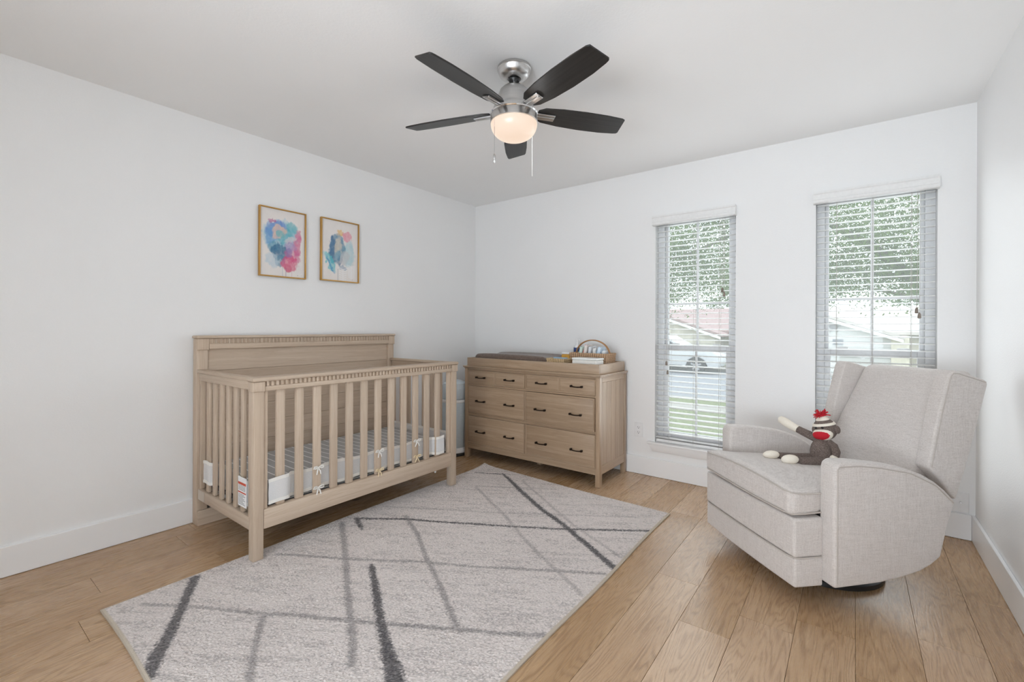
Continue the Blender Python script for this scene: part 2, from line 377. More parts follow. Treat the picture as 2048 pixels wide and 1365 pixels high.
def blind(x0, x1, label, tassel_x, wand, n=42, tz=0.):
    bl = thing('window_blind', label, 'blind', ((x0+x1)/2, YW, 0), group='white slatted window blinds')
    a = (x1-x0)/2
    v = MB().prism([(-.048, 1.985), (-.052, 1.992), (-.052, 2.004), (-.048, 2.010), (-.048, 2.040), (-.053, 2.046), (-.053, 2.058), (-.010, 2.058), (-.010, 1.985)], 'x', -a-.012, a+.005)
    v.box(-a-.012, -a-.004, -.010, -.0006, 1.985, 2.058).box(a-.003, a+.005, -.010, -.0006, 1.985, 2.058)
    v.build('valance', M['slat'], bl)
    MB().box(-a+.006, a-.006, .008, .058, 2.015, 2.058).build('headrail', M['slat'], bl)
    z0, z1 = .318, 1.985; yc = .034
    sm = None
    for k in range(n):
        z = z0 + (z1-z0)*k/(n-1)
        if sm is None:
            pr = [(-.025, -.0022), (-.012, .0006), (0, .0016), (.012, .0006), (.025, -.0022)]; th = .0026
            o = MB().prism(pr + [(p, q-th) for p, q in reversed(pr)], 'x', -a+.007, a-.007).build('slat', M['slat'], bl, smooth=True); sm = o.data
        else: o = link('slat', sm, bl)
        o.location = (0, yc, z + random.uniform(-.001, .001)); o.rotation_euler = (math.radians(3+random.uniform(-1.2, 1.2)), random.uniform(-.002, .002), 0)
    MB().box(-a+.007, a-.007, yc-.026, yc+.026, .280, .302).build('bottom_rail', M['slat'], bl, bevel=.004)
    for fx in (-.62, 0, .62):
        for dy in (-.0275, .0275):
            MB().tube([(fx*a, yc+dy, .29), (fx*a, yc+dy, 2.02)], .0011, 5).build('ladder_cord', M['cord'], bl)
    c1 = MB().tube([(tassel_x, yc-.034, 2.0), (tassel_x+.004, yc-.034, 1.7), (tassel_x-.002, yc-.034, 1.47-tz)], .0013, 5).build('pull_cord', M['cord'], bl)
    MB().lathe([(.003, 1.475-tz), (.007, 1.465-tz), (.009, 1.445-tz), (.006, 1.44-tz)], 10, (tassel_x-.002, yc-.034)).build('tassel', M['tassel'], c1, smooth=True)
    c2 = MB().tube([(tassel_x+.014, yc-.034, 2.0), (tassel_x+.010, yc-.034, 1.44-tz)], .0013, 5).build('pull_cord', M['cord'], bl)
    MB().lathe([(.003, 1.445-tz), (.007, 1.435-tz), (.009, 1.415-tz), (.006, 1.41-tz)], 10, (tassel_x+.010, yc-.034)).build('tassel', M['tassel'], c2, smooth=True)
    if wand:
        MB().tube([(-a+.09, yc-.034, 2.0), (-a+.092, yc-.034, .92)], .0013, 5).build('tilt_cord', M['cord'], bl)
        for zz, dx in ((.90, .09), (.83, .10)):
            MB().lathe([(.003, zz+.02), (.007, zz+.012), (.009, zz-.008), (.006, zz-.012)], 10, (-a+dx, yc-.034)).build('tassel', M['tassel'], bl, smooth=True)
    return bl
blind(*WINX[0], 'white slatted blind over the window nearest the dresser', .205, True)
blind(*WINX[1], 'white slatted blind over the window behind the armchair', .205, False, tz=.17)
#==OBJECTS==

# ------------------------------------------------------------------ crib
def crib():
    X0, X1, Y0, Y1 = .022, .815, 1.018, 2.446
    c = thing('crib', 'pale oak baby crib with slatted sides and dentil trim against left wall', 'crib', (X0, Y0, 0))
    Lx, Ly = X1-X0, Y1-Y0; RZ = .0125                      # front feet stand on the rug
    wx, wy, wz = M['crib_x'], M['crib_y'], M['crib_z']; P = .052
    # headboard
    hx0, hx1 = 0, .062
    for y0 in (0, Ly-.058):
        MB().box(hx0, hx1, y0, y0+.058, 0.001, 1.103).build('headboard_post', wz, c, bevel=.004)
    MB().box(-.003, hx1+.018, -.006, Ly+.006, 1.1035, 1.121).build('headboard_cap', wy, c, bevel=.007, seg=3)
    for y0 in (-.001, Ly-.059): MB().box(hx1+.0005, hx1+.010, y0, y0+.060, 1.036, 1.1030).build('corner_block', wz, c, bevel=.003)
    r = MB().box(.012, hx1+.004, .0585, Ly-.0585, 1.040, 1.1030).build('headboard_rail', wy, c, bevel=.002)
    MB().box(hx1+.0045, hx1+.011, .0605, Ly-.0605, 1.040, 1.0715).build('rail_strip', wy, r, bevel=.002)
    def dentils(n, y0, y1, x0, x1, z0, z1, parent):
        p = (y1-y0)/n; wd = p*.56; d0 = None
        for k in range(n):
            yc = y0+p*(k+.5)
            if d0 is None:
                # half-round block
                pts = [(0, -wd/2), ((x1-x0)*.6, -wd/2), (x1-x0, -wd*.28), (x1-x0, wd*.28), ((x1-x0)*.6, wd/2), (0, wd/2)]
                o = MB().prism([(a, b) for a, b in pts], 'z', z0, z1).build('dentil', wz, parent); d0 = o.data
            else: o = link('dentil', d0, parent)
            o.location = (x0, yc, 0)
    dentils(54, .062, Ly-.062, hx1+.0042, hx1+.0125, 1.0725, 1.1025, r)
    zs = [.245, .326, .444, .561, .680, .795, .908, 1.0395]
    for a, b in zip(zs[:-1], zs[1:]):
        MB().box(.018, .048, .0585, Ly-.0585, a+.0005, b-.0005).build('headboard_plank', wy, c, bevel=.0015, seg=1)
    MB().box(.012, .0175, .0585, Ly-.0585, .246, 1.039).build('headboard_back_panel', wy, c)
    MB().box(hx1+.001, hx1+.018, .001, Ly-.001, .001, .090).build('base_board', wy, c, bevel=.003)
    # front frame: posts with collar blocks
    for y0 in (0, Ly-P):
        MB().box(Lx-P, Lx, y0, y0+P, RZ, .900).build('front_post', wz, c, bevel=.006)
        MB().box(Lx-P-.003, Lx+.007, y0-.004 if y0 == 0 else y0-.002, y0+P+.002 if y0 == 0 else y0+P+.004, .851, .9005).build('corner_block', wz, c, bevel=.004)
    for y0, y1 in ((P+.0005, P+.022), (Ly-P-.022, Ly-P-.0005)):
        MB().box(Lx-.040, Lx-.012, y0, y1, .258, .852).build('front_stile', wz, c, bevel=.002)
    cap = MB().rbox((Lx-P-.012, -.008, .9012), (Lx+.014, Ly+.008, .923), .0095, (2, 4, 1)).build('front_cap', wy, c, smooth=True)
    fr = MB().box(Lx-.042, Lx-.008, P+.0005, Ly-P-.0005, .853, .9008).build('front_top_rail', wy, c, bevel=.002)
    MB().box(Lx-.0078, Lx+.001, P+.003, Ly-P-.003, .853, .8760).build('rail_strip', wy, fr, bevel=.002)
    dentils(54, P+.006, Ly-P-.006, Lx-.0078, Lx+.001, .8768, .9005, fr)
    MB().box(Lx-.044, Lx-.002, P+.0005, Ly-P-.0005, .160, .2575).build('front_bottom_rail', wy, c, bevel=.004)
    sl = None
    for k in range(12):
        yc = 1.1595+.1009*k-Y0
        if sl is None: o = MB().box(Lx-.034, Lx-.014, -.022, .022, .2578, .8527).build('slat', wz, c, bevel=.005); sl = o.data
        else: o = link('slat', sl, c)
        o.location = (0, yc, 0)
    # end panels
    for y0, sgn in ((0, 1), (Ly-.040, -1)):
        MB().box(hx1+.0005, Lx-P-.0125, y0-.004, y0+.044, .9012, .921).build('end_cap', wx, c, bevel=.006)
        MB().box(hx1+.0195, Lx-P-.0005, y0+.005, y0+.035, .8575, .9008).build('end_top_rail', wx, c, bevel=.003)
        MB().box(hx1+.0195, Lx-P-.0005, y0+.002, y0+.038, .160, .2245).build('end_bottom_rail', wx, c, bevel=.004)
        for x0 in (hx1+.0195, Lx-P-.024): MB().box(x0, x0+.0235, y0+.008, y0+.032, .2250, .857).build('end_stile', wz, c, bevel=.002)
        s2 = None
        for k in range(6):
            xc = .212+.0895*k-X0
            if s2 is None: o = MB().box(-.018, .018, y0+.011, y0+.029, .2250, .857).build('slat', wz, c, bevel=.005); s2 = o.data
            else: o = link('slat', s2, c)
            o.location = (xc, 0, 0)
    # maker's label on the end rail
    MB().box(hx1+.022, hx1+.115, .0008, .0018, .166, .222).build('paper_label', plain('label_paper', srgb(196, 184, 170), .7), c)
    # slat deck under the mattress
    MB().box(.055, Lx-.046, .045, Ly-.045, .238, .2560).build('mattress_support', plain('grey_deck', srgb(96, 98, 104), .8), c)
    MB().ellipsoid((Lx-.03, G(876, 953, .12)[1]-Y0, .148), (.008, .008, .011), 10, 6).build('rail_plug', M['white'], c, smooth=True)
    return c
crib()
# mattress with striped sheet
def mattress():
    m, nt, b = mk('striped_sheet'); v = coords(nt, (1, 1, 1), rnd=False); sp = N(nt, 'ShaderNodeSeparateXYZ'); nt.links.new(v, sp.inputs[0])
    f = math_(nt, 'FRACT', math_(nt, 'MULTIPLY', sp.outputs['Y'], 1/.058))
    st = math_(nt, 'LESS_THAN', f, .115)
    n = noise(nt, coords(nt, (300, 300, 300), rnd=False), 1, 3)
    c = mix(nt, st, ramp(nt, n, [(.3, srgb(168, 168, 168)), (.7, srgb(186, 186, 186))]), srgb(240, 240, 240))
    nt.links.new(c, b.inputs['Base Color']); b.inputs['Roughness'].default_value = .9; b.inputs['Specular IOR Level'].default_value = .1
    t = thing('crib_mattress', 'thin crib mattress in a grey sheet with white pinstripes', 'mattress', (.435, 1.732, .2575))
    def df(x, y, z): return (x, y, z + (.004*math.sin(x*9)*math.cos(y*5) if z > .08 else 0))
    MB().rbox((-.328, -.660, 0), (.325, .660, .104), .022, (10, 20, 2), df).build('mattress_body', m, t, smooth=True)
    MB().tube([(-.318, -.65, .0), (.316, -.65, .0), (.316, .65, .0)], .0035, 6).build('sheet_hem', M['offwhite'], t)
mattress()
def liner():
    m, nt, b = mk('white_mesh_cloth'); out = nt.nodes['Material Output']
    b.inputs['Base Color'].default_value = (.88, .88, .88, 1); b.inputs['Roughness'].default_value = .9; b.inputs['Specular IOR Level'].default_value = .1
    tr = N(nt, 'ShaderNodeBsdfTransparent'); ms = N(nt, 'ShaderNodeMixShader')
    wv = noise(nt, coords(nt, (900, 900, 300), rnd=False), 1, 1); fac = ramp(nt, wv, [(.35, (.66,)*3+(1,)), (.65, (.76,)*3+(1,))])
    nt.links.new(fac, ms.inputs[0]); nt.links.new(tr.outputs[0], ms.inputs[1]); nt.links.new(b.outputs[0], ms.inputs[2]); nt.links.new(ms.outputs[0], out.inputs[0])
    t = thing('crib_liner', 'white mesh bumper liner tied with bows around the crib slats', 'liner', (0, 1.018, 0))
    def ribbon(path, z0, z1, wave=.0):
        mb = MB(); vs = []; fs = []; n = len(path)
        for i, (x, y) in enumerate(path):
            for k in range(5):
                f = k/4; s = 1
                vs.append((x+wave*math.sin(i*1.9+k), y+wave*math.cos(i*1.3+k*2), z0(i/(n-1))+(z1(i/(n-1))-z0(i/(n-1)))*f))
        for i in range(n-1):
            for k in range(4): fs.append((i*5+k, (i+1)*5+k, (i+1)*5+k+1, i*5+k+1))
        return mb.add(vs, fs)
    def dense(pts, step=.02):
        o = []
        for a, b_ in zip(pts[:-1], pts[1:]):
            d = math.dist(a, b_); k = max(1, int(d/step))
            for i in range(k): o.append((a[0]+(b_[0]-a[0])*i/k, a[1]+(b_[1]-a[1])*i/k))
        return o+[pts[-1]]
    xi = .771; xo = .8085                           # inside and outside of the slats
    fy = [.075, .085, .155, .185, .25]
    front = dense([(xo, .077), (xo, .165), (xo-.006, .181), (xi+.002, .207), (xi, .225), (xi, .70), (xi, 1.215), (xi+.002, 1.218), (xo-.006, 1.237), (xo, 1.252), (xo, 1.305)])
    zt = lambda f: .402+.006*math.sin(f*25); zb = lambda f: .276+.004*math.sin(f*31)
    def band(path, z0, z1, name):
        o = ribbon(path, z0, z1, .0008).build(name, m, t, smooth=True)
        for zc in (lambda f: z1(f)-.009, lambda f: z0(f)+.007):
            mb = MB(); n = len(path); pa = []
            vs = []; fs = []
            for i, (x, y) in enumerate(path):
                zz = zc(i/(n-1)); ox, oy = (.0022, 0) if abs(path[-1][0]-path[0][0]) < abs(path[-1][1]-path[0][1]) else (0, -.0022)
                for sx in (-1, 1):
                    vs += [(x+ox*sx, y+oy*sx, zz-.0085), (x+ox*sx, y+oy*sx, zz+.0085)]
            for i in range(n-1):
                a = i*4; b_ = a+4
                fs += [(a, b_, b_+1, a+1), (a+2, a+3, b_+3, b_+2), (a+1, b_+1, b_+3, a+3), (a, a+2, b_+2, b_)]
            MB().add(vs, fs).build('binding', M['offwhite'], o)
        return o
    band(front, zb, zt, 'front_panel')
    yo, yi = .0065, .0345                           # near end, outside / inside its slats
    end = dense([(.172, yo), (.236, yo), (.252, yo+.006), (.272, yi), (.30, yi+.004), (.60, yi+.004), (.612, yi), (.632, yo+.006), (.640, yo), (.7455, yo)])
    band(end, zb, zt, 'end_panel')
    far = dense([(.09, 1.385), (.75, 1.385)])
    band(far, lambda f: .285, lambda f: .408, 'far_panel')
    # warning label
    lb = MB().box(.648, .740, yo-.0075, yo-.0045, .262, .41).build('warning_label', M['white'], t)
    red = plain('label_red', srgb(196, 84, 62), .7); ink = plain('label_ink', srgb(150, 150, 150), .8)
    MB().box(.652, .738, yo-.0088, yo-.0076, .372, .384).build('red_stripe', red, lb); MB().box(.652, .738, yo-.0088, yo-.0076, .330, .336).build('red_stripe', red, lb)
    for k in range(4): MB().box(.656, .732, yo-.0085, yo-.0076, .344+.007*k, .3465+.007*k).build('print_line', ink, lb)
    for k in range(8): MB().box(.656, .730-.012*(k % 3), yo-.0085, yo-.0076, .272+.007*k, .2745+.007*k).build('print_line', ink, lb)
    # bows
    for k, (z_, mat) in ((2, (.398, 'offwhite')), (2, (.288, 'offwhite')), (6, (.402, 'offwhite')), (6, (.285, 'cream')), (9, (.408, 'offwhite')), (9, (.302, 'cream'))):
        yc = 1.1595+.1009*k-1.018; xs = .8085
        bw = MB()
        for sg in (-1, 1):
            lp = [(xs, yc, z_), (xs+.006, yc+sg*.012, z_+.010), (xs+.008, yc+sg*.026, z_+.010), (xs+.006, yc+sg*.030, z_), (xs+.004, yc+sg*.018, z_-.004), (xs, yc, z_)]
            bw.tube(lp, .0036, 5)
            bw.tube([(xs, yc, z_), (xs+.006, yc+sg*.008, z_-.018), (xs+.006, yc+sg*(.012+.006*(k % 2)), z_-.036)], [.003, .0042, .0035], 5)
        bw.ellipsoid((xs+.003, yc, z_), (.006, .006, .006), 8, 6)
        bw.tube([(xs-.002, yc-.024, z_), (xs, yc, z_+.002), (xs-.002, yc+.024, z_)], .0028, 5)
        bw.build('tie_bow', M[mat], t, smooth=True)
M['cream'] = plain('cream_ribbon', srgb(226, 208, 174), .8, spec=.1)
liner()

# ------------------------------------------------------------------ dresser
def dresser():
    X0, X1, YF, YK = .338, 1.682, 3.045, 3.535
    d = thing('dresser', 'six-drawer honey oak dresser with dark bar pulls by the window', 'dresser', (X0, YF, 0))
    W, D = X1-X0, YK-YF; wx, wy, wz = M['dres_x'], M['dres_y'], M['dres_z']
    dark = plain('drawer_gap', srgb(60, 46, 36), .9)
    for x0 in (0, W-.036):
        for y0 in (0, D-.045): MB().box(x0, x0+.036, y0, y0+.045, .001, .8095).build('post', wz, d, bevel=.003)
    MB().box(W/2-.02, W/2+.02, .21, .25, .001, .082).build('centre_foot', wz, d, bevel=.003)
    # worktop with a stepped edge
    MB().box(-.012, W+.012, -.014, D-.001, .8190, .8305).build('worktop', wx, d, bevel=.003)
    MB().box(-.005, W+.005, -.007, D-.004, .8100, .8187).build('worktop_moulding', wx, d, bevel=.002)
    # frame rails
    for z0, z1 in ((.796, .8095), (.658, .672), (.386, .408), (.088, .136)):
        MB().box(.0365, W-.0365, .006, .028, z0, z1).build('rail', wx, d, bevel=.0015, seg=1)
    MB().box(W/2-.006, W/2+.006, .008, .028, .1365, .3855).build('divider', wz, d); MB().box(W/2-.006, W/2+.006, .008, .028, .4085, .6575).build('divider', wz, d); MB().box(W/2-.006, W/2+.006, .008, .028, .6725, .7955).build('divider', wz, d)
    # carcass
    MB().box(.0365, W-.0365, .034, D-.03, .090, .094).build('carcass_floor', dark, d)
    MB().box(.0365, W-.0365, .065, .068, .095, .809).build('carcass_inside', dark, d)
    MB().box(.0365, W-.0365, D-.029, D-.02, .090, .809).build('carcass_back', wx, d)
    for sx in (0, 1):
        x0 = W-.026 if sx else .008; x1 = W-.008 if sx else .026
        MB().box(x0, x1, .0455, D-.0455, .155, .770).build('side_panel', wz, d)
        a, b = (W-.030, W-.002) if sx else (.002, .030)
        MB().box(a, b, .0455, D-.0455, .7705, .8095).build('side_rail', wy, d, bevel=.0015, seg=1); MB().box(a, b, .0455, D-.0455, .090, .1545).build('side_rail', wy, d, bevel=.0015, seg=1)
        for k in range(5):
            yy = .046+(D-.092)*(k+.5)/5; q = (D-.092)/10-.0006
            MB().box(W-.0085 if sx else .0045, W-.0045 if sx else .0085, yy-q, yy+q, .155, .770).build('side_board', wz, d, bevel=.001, seg=1)
    # drawers
    hm = [None]
    def handle(parent, xc, zc, y):
        if hm[0] is None:
            mb = MB(); n = 9; pts = []
            for i in range(n): t = i/(n-1)*2-1; pts.append((t*.050, -.016-.006*(1-t*t), -.004*(1-t*t)))
            mb.tube(pts, [.0062]+[.0042+.0008*abs(i/(n-1)*2-1) for i in range(1, n-1)]+[.0062], 8)
            for sx in (-1, 1): mb.box(sx*.045-.006, sx*.045+.006, -.021, 0, -.0075, .0075)
            o = mb.build('pull', M['bronze'], parent, smooth=True); hm[0] = o.data
        else: o = link('pull', hm[0], parent)
        o.location = (xc, y, zc)
    def drawer(x0, x1, z0, z1, pull=0, centre=False):
        dr = MB().box(x0, x1, .004-pull, .026-pull, z0, z1).build('drawer', wx, d, bevel=.002)
        t = .010
        def bead(a, b):                       # raised edge bead round a field
            MB().box(a, b, .0005-pull, .0038-pull, z0, z0+t).build('bead', wx, dr, bevel=.0015, seg=1); MB().box(a, b, .0005-pull, .0038-pull, z1-t, z1).build('bead', wx, dr, bevel=.0015, seg=1)
            MB().box(a, a+t, .0005-pull, .0038-pull, z0+t, z1-t).build('bead', wz, dr, bevel=.0015, seg=1); MB().box(b-t, b, .0005-pull, .0038-pull, z0+t, z1-t).build('bead', wz, dr, bevel=.0015, seg=1)
        if centre:
            m = (x0+x1)/2; bead(x0, m-.0005); bead(m+.0005, x1)
        else: bead(x0, x1)
        if pull: MB().box(x0+.006, x1-.006, .0265-pull, .062, z0+.008, z1-.012).build('drawer_box', wy, dr)
        w_ = x1-x0
        for f in (.245, .755): handle(dr, x0+w_*f, z0+(z1-z0)*(.49 if centre else .46), .0035-pull)
    xm = W/2
    for a, b in ((.0380, xm-.0075), (xm+.0075, W-.0380)): drawer(a, b, .6738, .7945, centre=True)
    drawer(.0380, xm-.0075, .4098, .6562); drawer(xm+.0075, W-.0380, .4098, .6562, pull=.017)
    drawer(.0380, xm-.0075, .1378, .3842); drawer(xm+.0075, W-.0380, .1378, .3842)
    return X0, X1, YF, YK
dresser()
TX0, TX1, TY0, TY1, TZ = .362, 1.672, 3.052, 3.515, .8312
def topper():
    t = thing('changing_tray', 'shallow oak changing tray resting on top of the dresser', 'tray', (TX0, TY0, TZ))
    W, D = TX1-TX0, TY1-TY0; wx, wy = M['dres_x'], M['dres_y']
    MB().box(.0185, W-.0185, .0185, D-.0185, 0, .010).build('tray_bottom', wx, t)
    MB().box(0, W, 0, .018, 0, .074).build('front_board', wx, t, bevel=.002); MB().box(0, W, D-.018, D, 0, .074).build('back_board', wx, t, bevel=.002)
    MB().box(0, .018, .0182, D-.0182, 0, .074).build('side_board', wy, t, bevel=.002); MB().box(W-.018, W, .0182, D-.0182, 0, .074).build('side_board', wy, t, bevel=.002)
topper()
def pad():
    m, nt, b = mk('brown_plush'); n = noise(nt, coords(nt, (55, 55, 55), rnd=False), 1, 5, .6)
    nt.links.new(ramp(nt, n, [(.3, srgb(88, 72, 62)), (.7, srgb(114, 97, 86))]), b.inputs['Base Color']); b.inputs['Roughness'].default_value = .95
    b.inputs['Sheen Weight'].default_value = .4; bump(nt, b, n, .5, .003)
    def df(x, y, z):
        if z > .03:
            k = (z-.03)/.07; z += k*(.030*abs(y/.19)**2.2 - .012) - k*.01*(abs(x)/.37)**4
        return x, y, z
    t = thing('changing_pad', 'contoured changing pad in a brown plush cover', 'changing pad', (.785, 3.283, TZ+.0105))
    MB().rbox((-.385, -.195, 0), (.385, .195, .100), .045, (16, 12, 3), df).build('pad_body', m, t, smooth=True)
    MB().tube([(-.34, -.1965, .03), (0, -.1985, .03), (.34, -.1965, .03)], .002, 5).build('seam', m, t)
pad()
# woven baskets and toiletries in the tray
def weave(name, c1, c2, sc_=1.):
    m, nt, b = mk(name); v = coords(nt, (1, 1, 1), rnd=False); sp = N(nt, 'ShaderNodeSeparateXYZ'); nt.links.new(v, sp.inputs[0])
    s = math_(nt, 'MULTIPLY', math_(nt, 'ADD', sp.outputs['X'], sp.outputs['Y']), 330*sc_); z = math_(nt, 'MULTIPLY', sp.outputs['Z'], 520*sc_)
    p = math_(nt, 'MULTIPLY', math_(nt, 'ADD', math_(nt, 'MULTIPLY', math_(nt, 'SINE', math_(nt, 'ADD', s, z)), math_(nt, 'SINE', z)), 1.), .5)
    nt.links.new(ramp(nt, p, [(.12, c2), (.5, c1), (.9, tuple(min(1, x*1.15) for x in c1[:3])+(1,))]), b.inputs['Base Color'])
    b.inputs['Roughness'].default_value = .7; bump(nt, b, p, .9, .004); return m
M['wicker'] = weave('wicker', srgb(204, 170, 136), srgb(120, 88, 62)); M['straw'] = weave('straw', srgb(214, 188, 148), srgb(134, 106, 72), 1.2)
TB = TZ+.0105
def open_basket(name, label, cat, loc, sx, sy, h, flare, mat, rows, r, rz=0):
    t = thing(name, label, cat, loc, rz)
    w_ = MB(); th = .006
    lo = [(-sx, -sy), (sx, -sy), (sx, sy), (-sx, sy)]; hi = [(x*(1+flare), y*(1+flare)) for x, y in lo]
    li = [(x*(1-th/sx), y*(1-th/sy)) for x, y in lo]; hi2 = [(x*(1-th/sx), y*(1-th/sy)) for x, y in hi]
    vs = [(x, y, 0) for x, y in lo]+[(x, y, h) for x, y in hi]+[(x, y, .006) for x, y in li]+[(x, y, h) for x, y in hi2]
    fs = [(3, 2, 1, 0), (8, 9, 10, 11)]
    for i in range(4):
        j = (i+1) % 4; fs += [(i, j, 4+j, 4+i), (4+i, 4+j, 12+j, 12+i), (12+i, 12+j, 8+j, 8+i)]
    w_.add(vs, fs).build('basket_wall', mat, t)
    for k in range(rows):
        f = (k+.5)/rows; s = 1+flare*f; z = h*f
        pts = []
        for i in range(4):
            a, b = lo[i], lo[(i+1) % 4]
            for q in range(8): pts.append(((a[0]+(b[0]-a[0])*q/8)*s, (a[1]+(b[1]-a[1])*q/8)*s, z+.0015*(1 if (q+k) % 2 else -1)))
        pts.append(pts[0])
        MB().tube(pts, r, 6).build('woven_row', mat, t, smooth=True)
    s = 1+flare; rim = [(x*s, y*s, h) for x, y in lo]; rim.append(rim[0]); MB().tube(rim, r*1.4, 6).build('rim', mat, t, smooth=True)
    return t
sb = open_basket('small_basket', 'low straw basket beside the brown changing pad', 'basket', (1.277, 3.135, TB), .075, .052, .086, .06, M['straw'], 6, .0052)
tag(MB().rbox((-.058, -.020, 0), (.058, .020, .07), .006, (2, 2, 2)).build('wipes_pack', plain('pale_blue', srgb(150, 186, 212), .5), smooth=True), 'pale blue pack standing in the low straw basket', 'pack').location = (1.284, 3.148, TB+.0275)
bk = open_basket('wicker_basket', 'brown wicker caddy basket with arched handle on the dresser', 'basket', (1.470, 3.345, TB), .152, .085, .128, .05, M['wicker'], 9, .0052)
hp = [(.150*math.cos(a)*1.0, 0, .118+.118*math.sin(a)) for a in [PI*i/20 for i in range(21)]]
for dy in (-.006, .006): MB().tube([(x, y+dy, z) for x, y, z in hp], .005, 7).build('handle', plain('cane', srgb(166, 124, 84), .6), bk, smooth=True)
# wipes box
def wipes():
    t = thing('wipes_box', 'white plastic wipes box with rounded lid in the tray corner', 'box', (1.520, 3.165, TB))
    lidm = plain('wipes_lid', srgb(238, 240, 238), .25)
    MB().rbox((-.106, -.062, 0), (.106, .062, .088), .010, (3, 3, 2)).build('box_body', plain('wipes_body', srgb(232, 230, 224), .3), t, smooth=True)
    MB().rbox((-.108, -.064, .0885), (.108, .064, .104), .0065, (3, 3, 1)).build('lid', lidm, t, smooth=True)
    MB().box(-.030, .030, -.0640, -.0622, .030, .036).build('latch', plain('grey_print', srgb(150, 150, 148), .5), t)
wipes()
def bottle():
    t = thing('lotion_bottle', 'white lotion pump bottle with dark blue label', 'bottle', (1.272, 3.445, TB))
    MB().lathe([(.027, 0), (.029, .004), (.029, .168), (.026, .180), (.012, .188), (.012, .194)], 20).build('bottle_body', M['white'], t, smooth=True)
    MB().lathe([(.0295, .122), (.0297, .124), (.0297, .166), (.0295, .168)], 20, cap=False).build('label', plain('navy', srgb(34, 62, 120), .4), t, smooth=True)
    MB().lathe([(.012, .1945), (.013, .196), (.013, .208), (.006, .209), (.006, .226), (.011, .227), (.011, .236), (.004, .238)], 14).build('pump', M['white'], t, smooth=True)
    MB().box(-.004, .026, -.005, .005, .228, .236).build('nozzle', M['white'], t, bevel=.002)
bottle()
bx = thing('tissue_packet', 'yellow and white packet behind the straw basket', 'packet', (1.222, 3.35, TB), .08)
MB().rbox((-.036, -.022, 0), (.036, .022, .112), .006, (2, 2, 2)).build('packet_body', plain('amber', srgb(226, 172, 74), .5), bx, smooth=True)
MB().rbox((-.037, -.023, .1125), (.037, .023, .130), .006, (2, 2, 1)).build('packet_top', M['white'], bx, smooth=True)
dcol = [(srgb(206, 226, 218), srgb(120, 168, 150)), (srgb(228, 220, 214), srgb(206, 104, 92)), (srgb(216, 220, 224), srgb(84, 82, 84)), (srgb(222, 222, 220), srgb(110, 106, 100)), (srgb(206, 222, 236), srgb(170, 200, 226)), (srgb(226, 230, 232), srgb(190, 206, 218))]
dlab = ['folded diaper with green trim, leftmost in the wicker basket', 'folded diaper with red trim in the wicker basket', 'folded diaper with black trim in the wicker basket', 'folded diaper with brown trim in the wicker basket', 'folded pale blue diaper in the wicker basket', 'folded white diaper, rightmost in the wicker basket']
for k, (cb, ct) in enumerate(dcol):
    t = thing('diaper', dlab[k], 'diaper', (1.370+.040*k, 3.345, TB+.007), 0, 'folded diapers in the wicker basket')
    def df(x, y, z, k=k): return x+.14*(z-.02), y, z
    hh = (.175, .190, .180, .170, .176, .150)[k]
    MB().rbox((-.014, -.055, 0), (.014, .055, hh), .012, (1, 3, 4), df).build('diaper_body', plain('diaper_cloth_%d' % k, cb, .8, grain=.08), t, smooth=True)
    MB().tube([df(-.0142, -.046, hh*.35), df(-.0152, -.046, hh*.7), df(-.002, -.046, hh*1.0), df(.012, -.04, hh*.96)], .005, 6).build('trim', plain('diaper_trim_%d' % k, ct, .8), t, smooth=True)

# diaper pail in the corner
def pail():
    t = thing('diaper_pail', 'pale grey diaper pail in the corner between crib and dresser', 'pail', (.192, 3.07, 0))
    pr = lambda r0, z0, r1, z1: [(r0*.96, z0), (r0, z0+.01), (r1, z1-.01), (r1*.97, z1)]
    MB().lathe(pr(.122, .0, .122, .03), 28).build('base_skid', plain('pail_dark', (.03, .03, .03, 1), .6), t, smooth=True)
    MB().lathe(pr(.128, .0305, .124, .075), 28).build('base', M['white'], t, smooth=True)
    MB().lathe(pr(.116, .0755, .124, .50), 28).build('pail_body', M['pail'], t, smooth=True)
    MB().lathe([(.125, .488), (.1285, .492), (.1285, .512), (.125, .516)], 28, cap=False).build('band', M['white'], t, smooth=True)
    MB().lathe(pr(.124, .5165, .126, .62)+[(.11, .66), (.06, .685), (.01, .69)], 28).build('lid', M['pail'], t, smooth=True)
    MB().box(.02, .06, -.138, -.118, .03, .05).build('pedal', M['white'], t, bevel=.004)
pail()

# ------------------------------------------------------------------ wall plates
def outlet(x, z, label, jack=False):
    t = thing('wall_plate' if jack else 'wall_outlet', label, 'wall plate' if jack else 'outlet', (x, YW-.0004, z))
    MB().rbox((-.035, -.006, -.057), (.035, 0, .057), .0028, (1, 1, 1)).build('plate', M['white'], t, smooth=True)
    dk = plain('slot_dark', (.02, .02, .02, 1), .6)
    if jack:
        r = Matrix.Rotation(PI/2, 4, 'X')
        j = MB().lathe([(.006, .0062), (.006, .012), (.0045, .018), (.003, .018)], 12); j.v = [(a, -c, b) for a, b, c in j.v]; j.build('coax_jack', M['chrome'], t, smooth=True)
        return
    for dz in (.020, -.020):
        s = MB().rbox((-.0165, -.0085, dz-.0155), (.0165, -.0062, dz+.0155), .001, (1, 1, 1)).build('socket', M['white'], t, smooth=True)
        MB().box(-.0075, -.0055, -.0092, -.0086, dz-.002, dz+.008).build('slot', dk, s); MB().box(.0055, .0075, -.0092, -.0086, dz-.001, dz+.007).build('slot', dk, s); MB().box(-.0025, .0025, -.0092, -.0086, dz-.010, dz-.005).build('slot', dk, s)
outlet(1.776, .354, 'white duplex outlet on the wall right of the dresser')
outlet(3.648, .205, 'white cable jack plate above the baseboard behind the armchair', True)

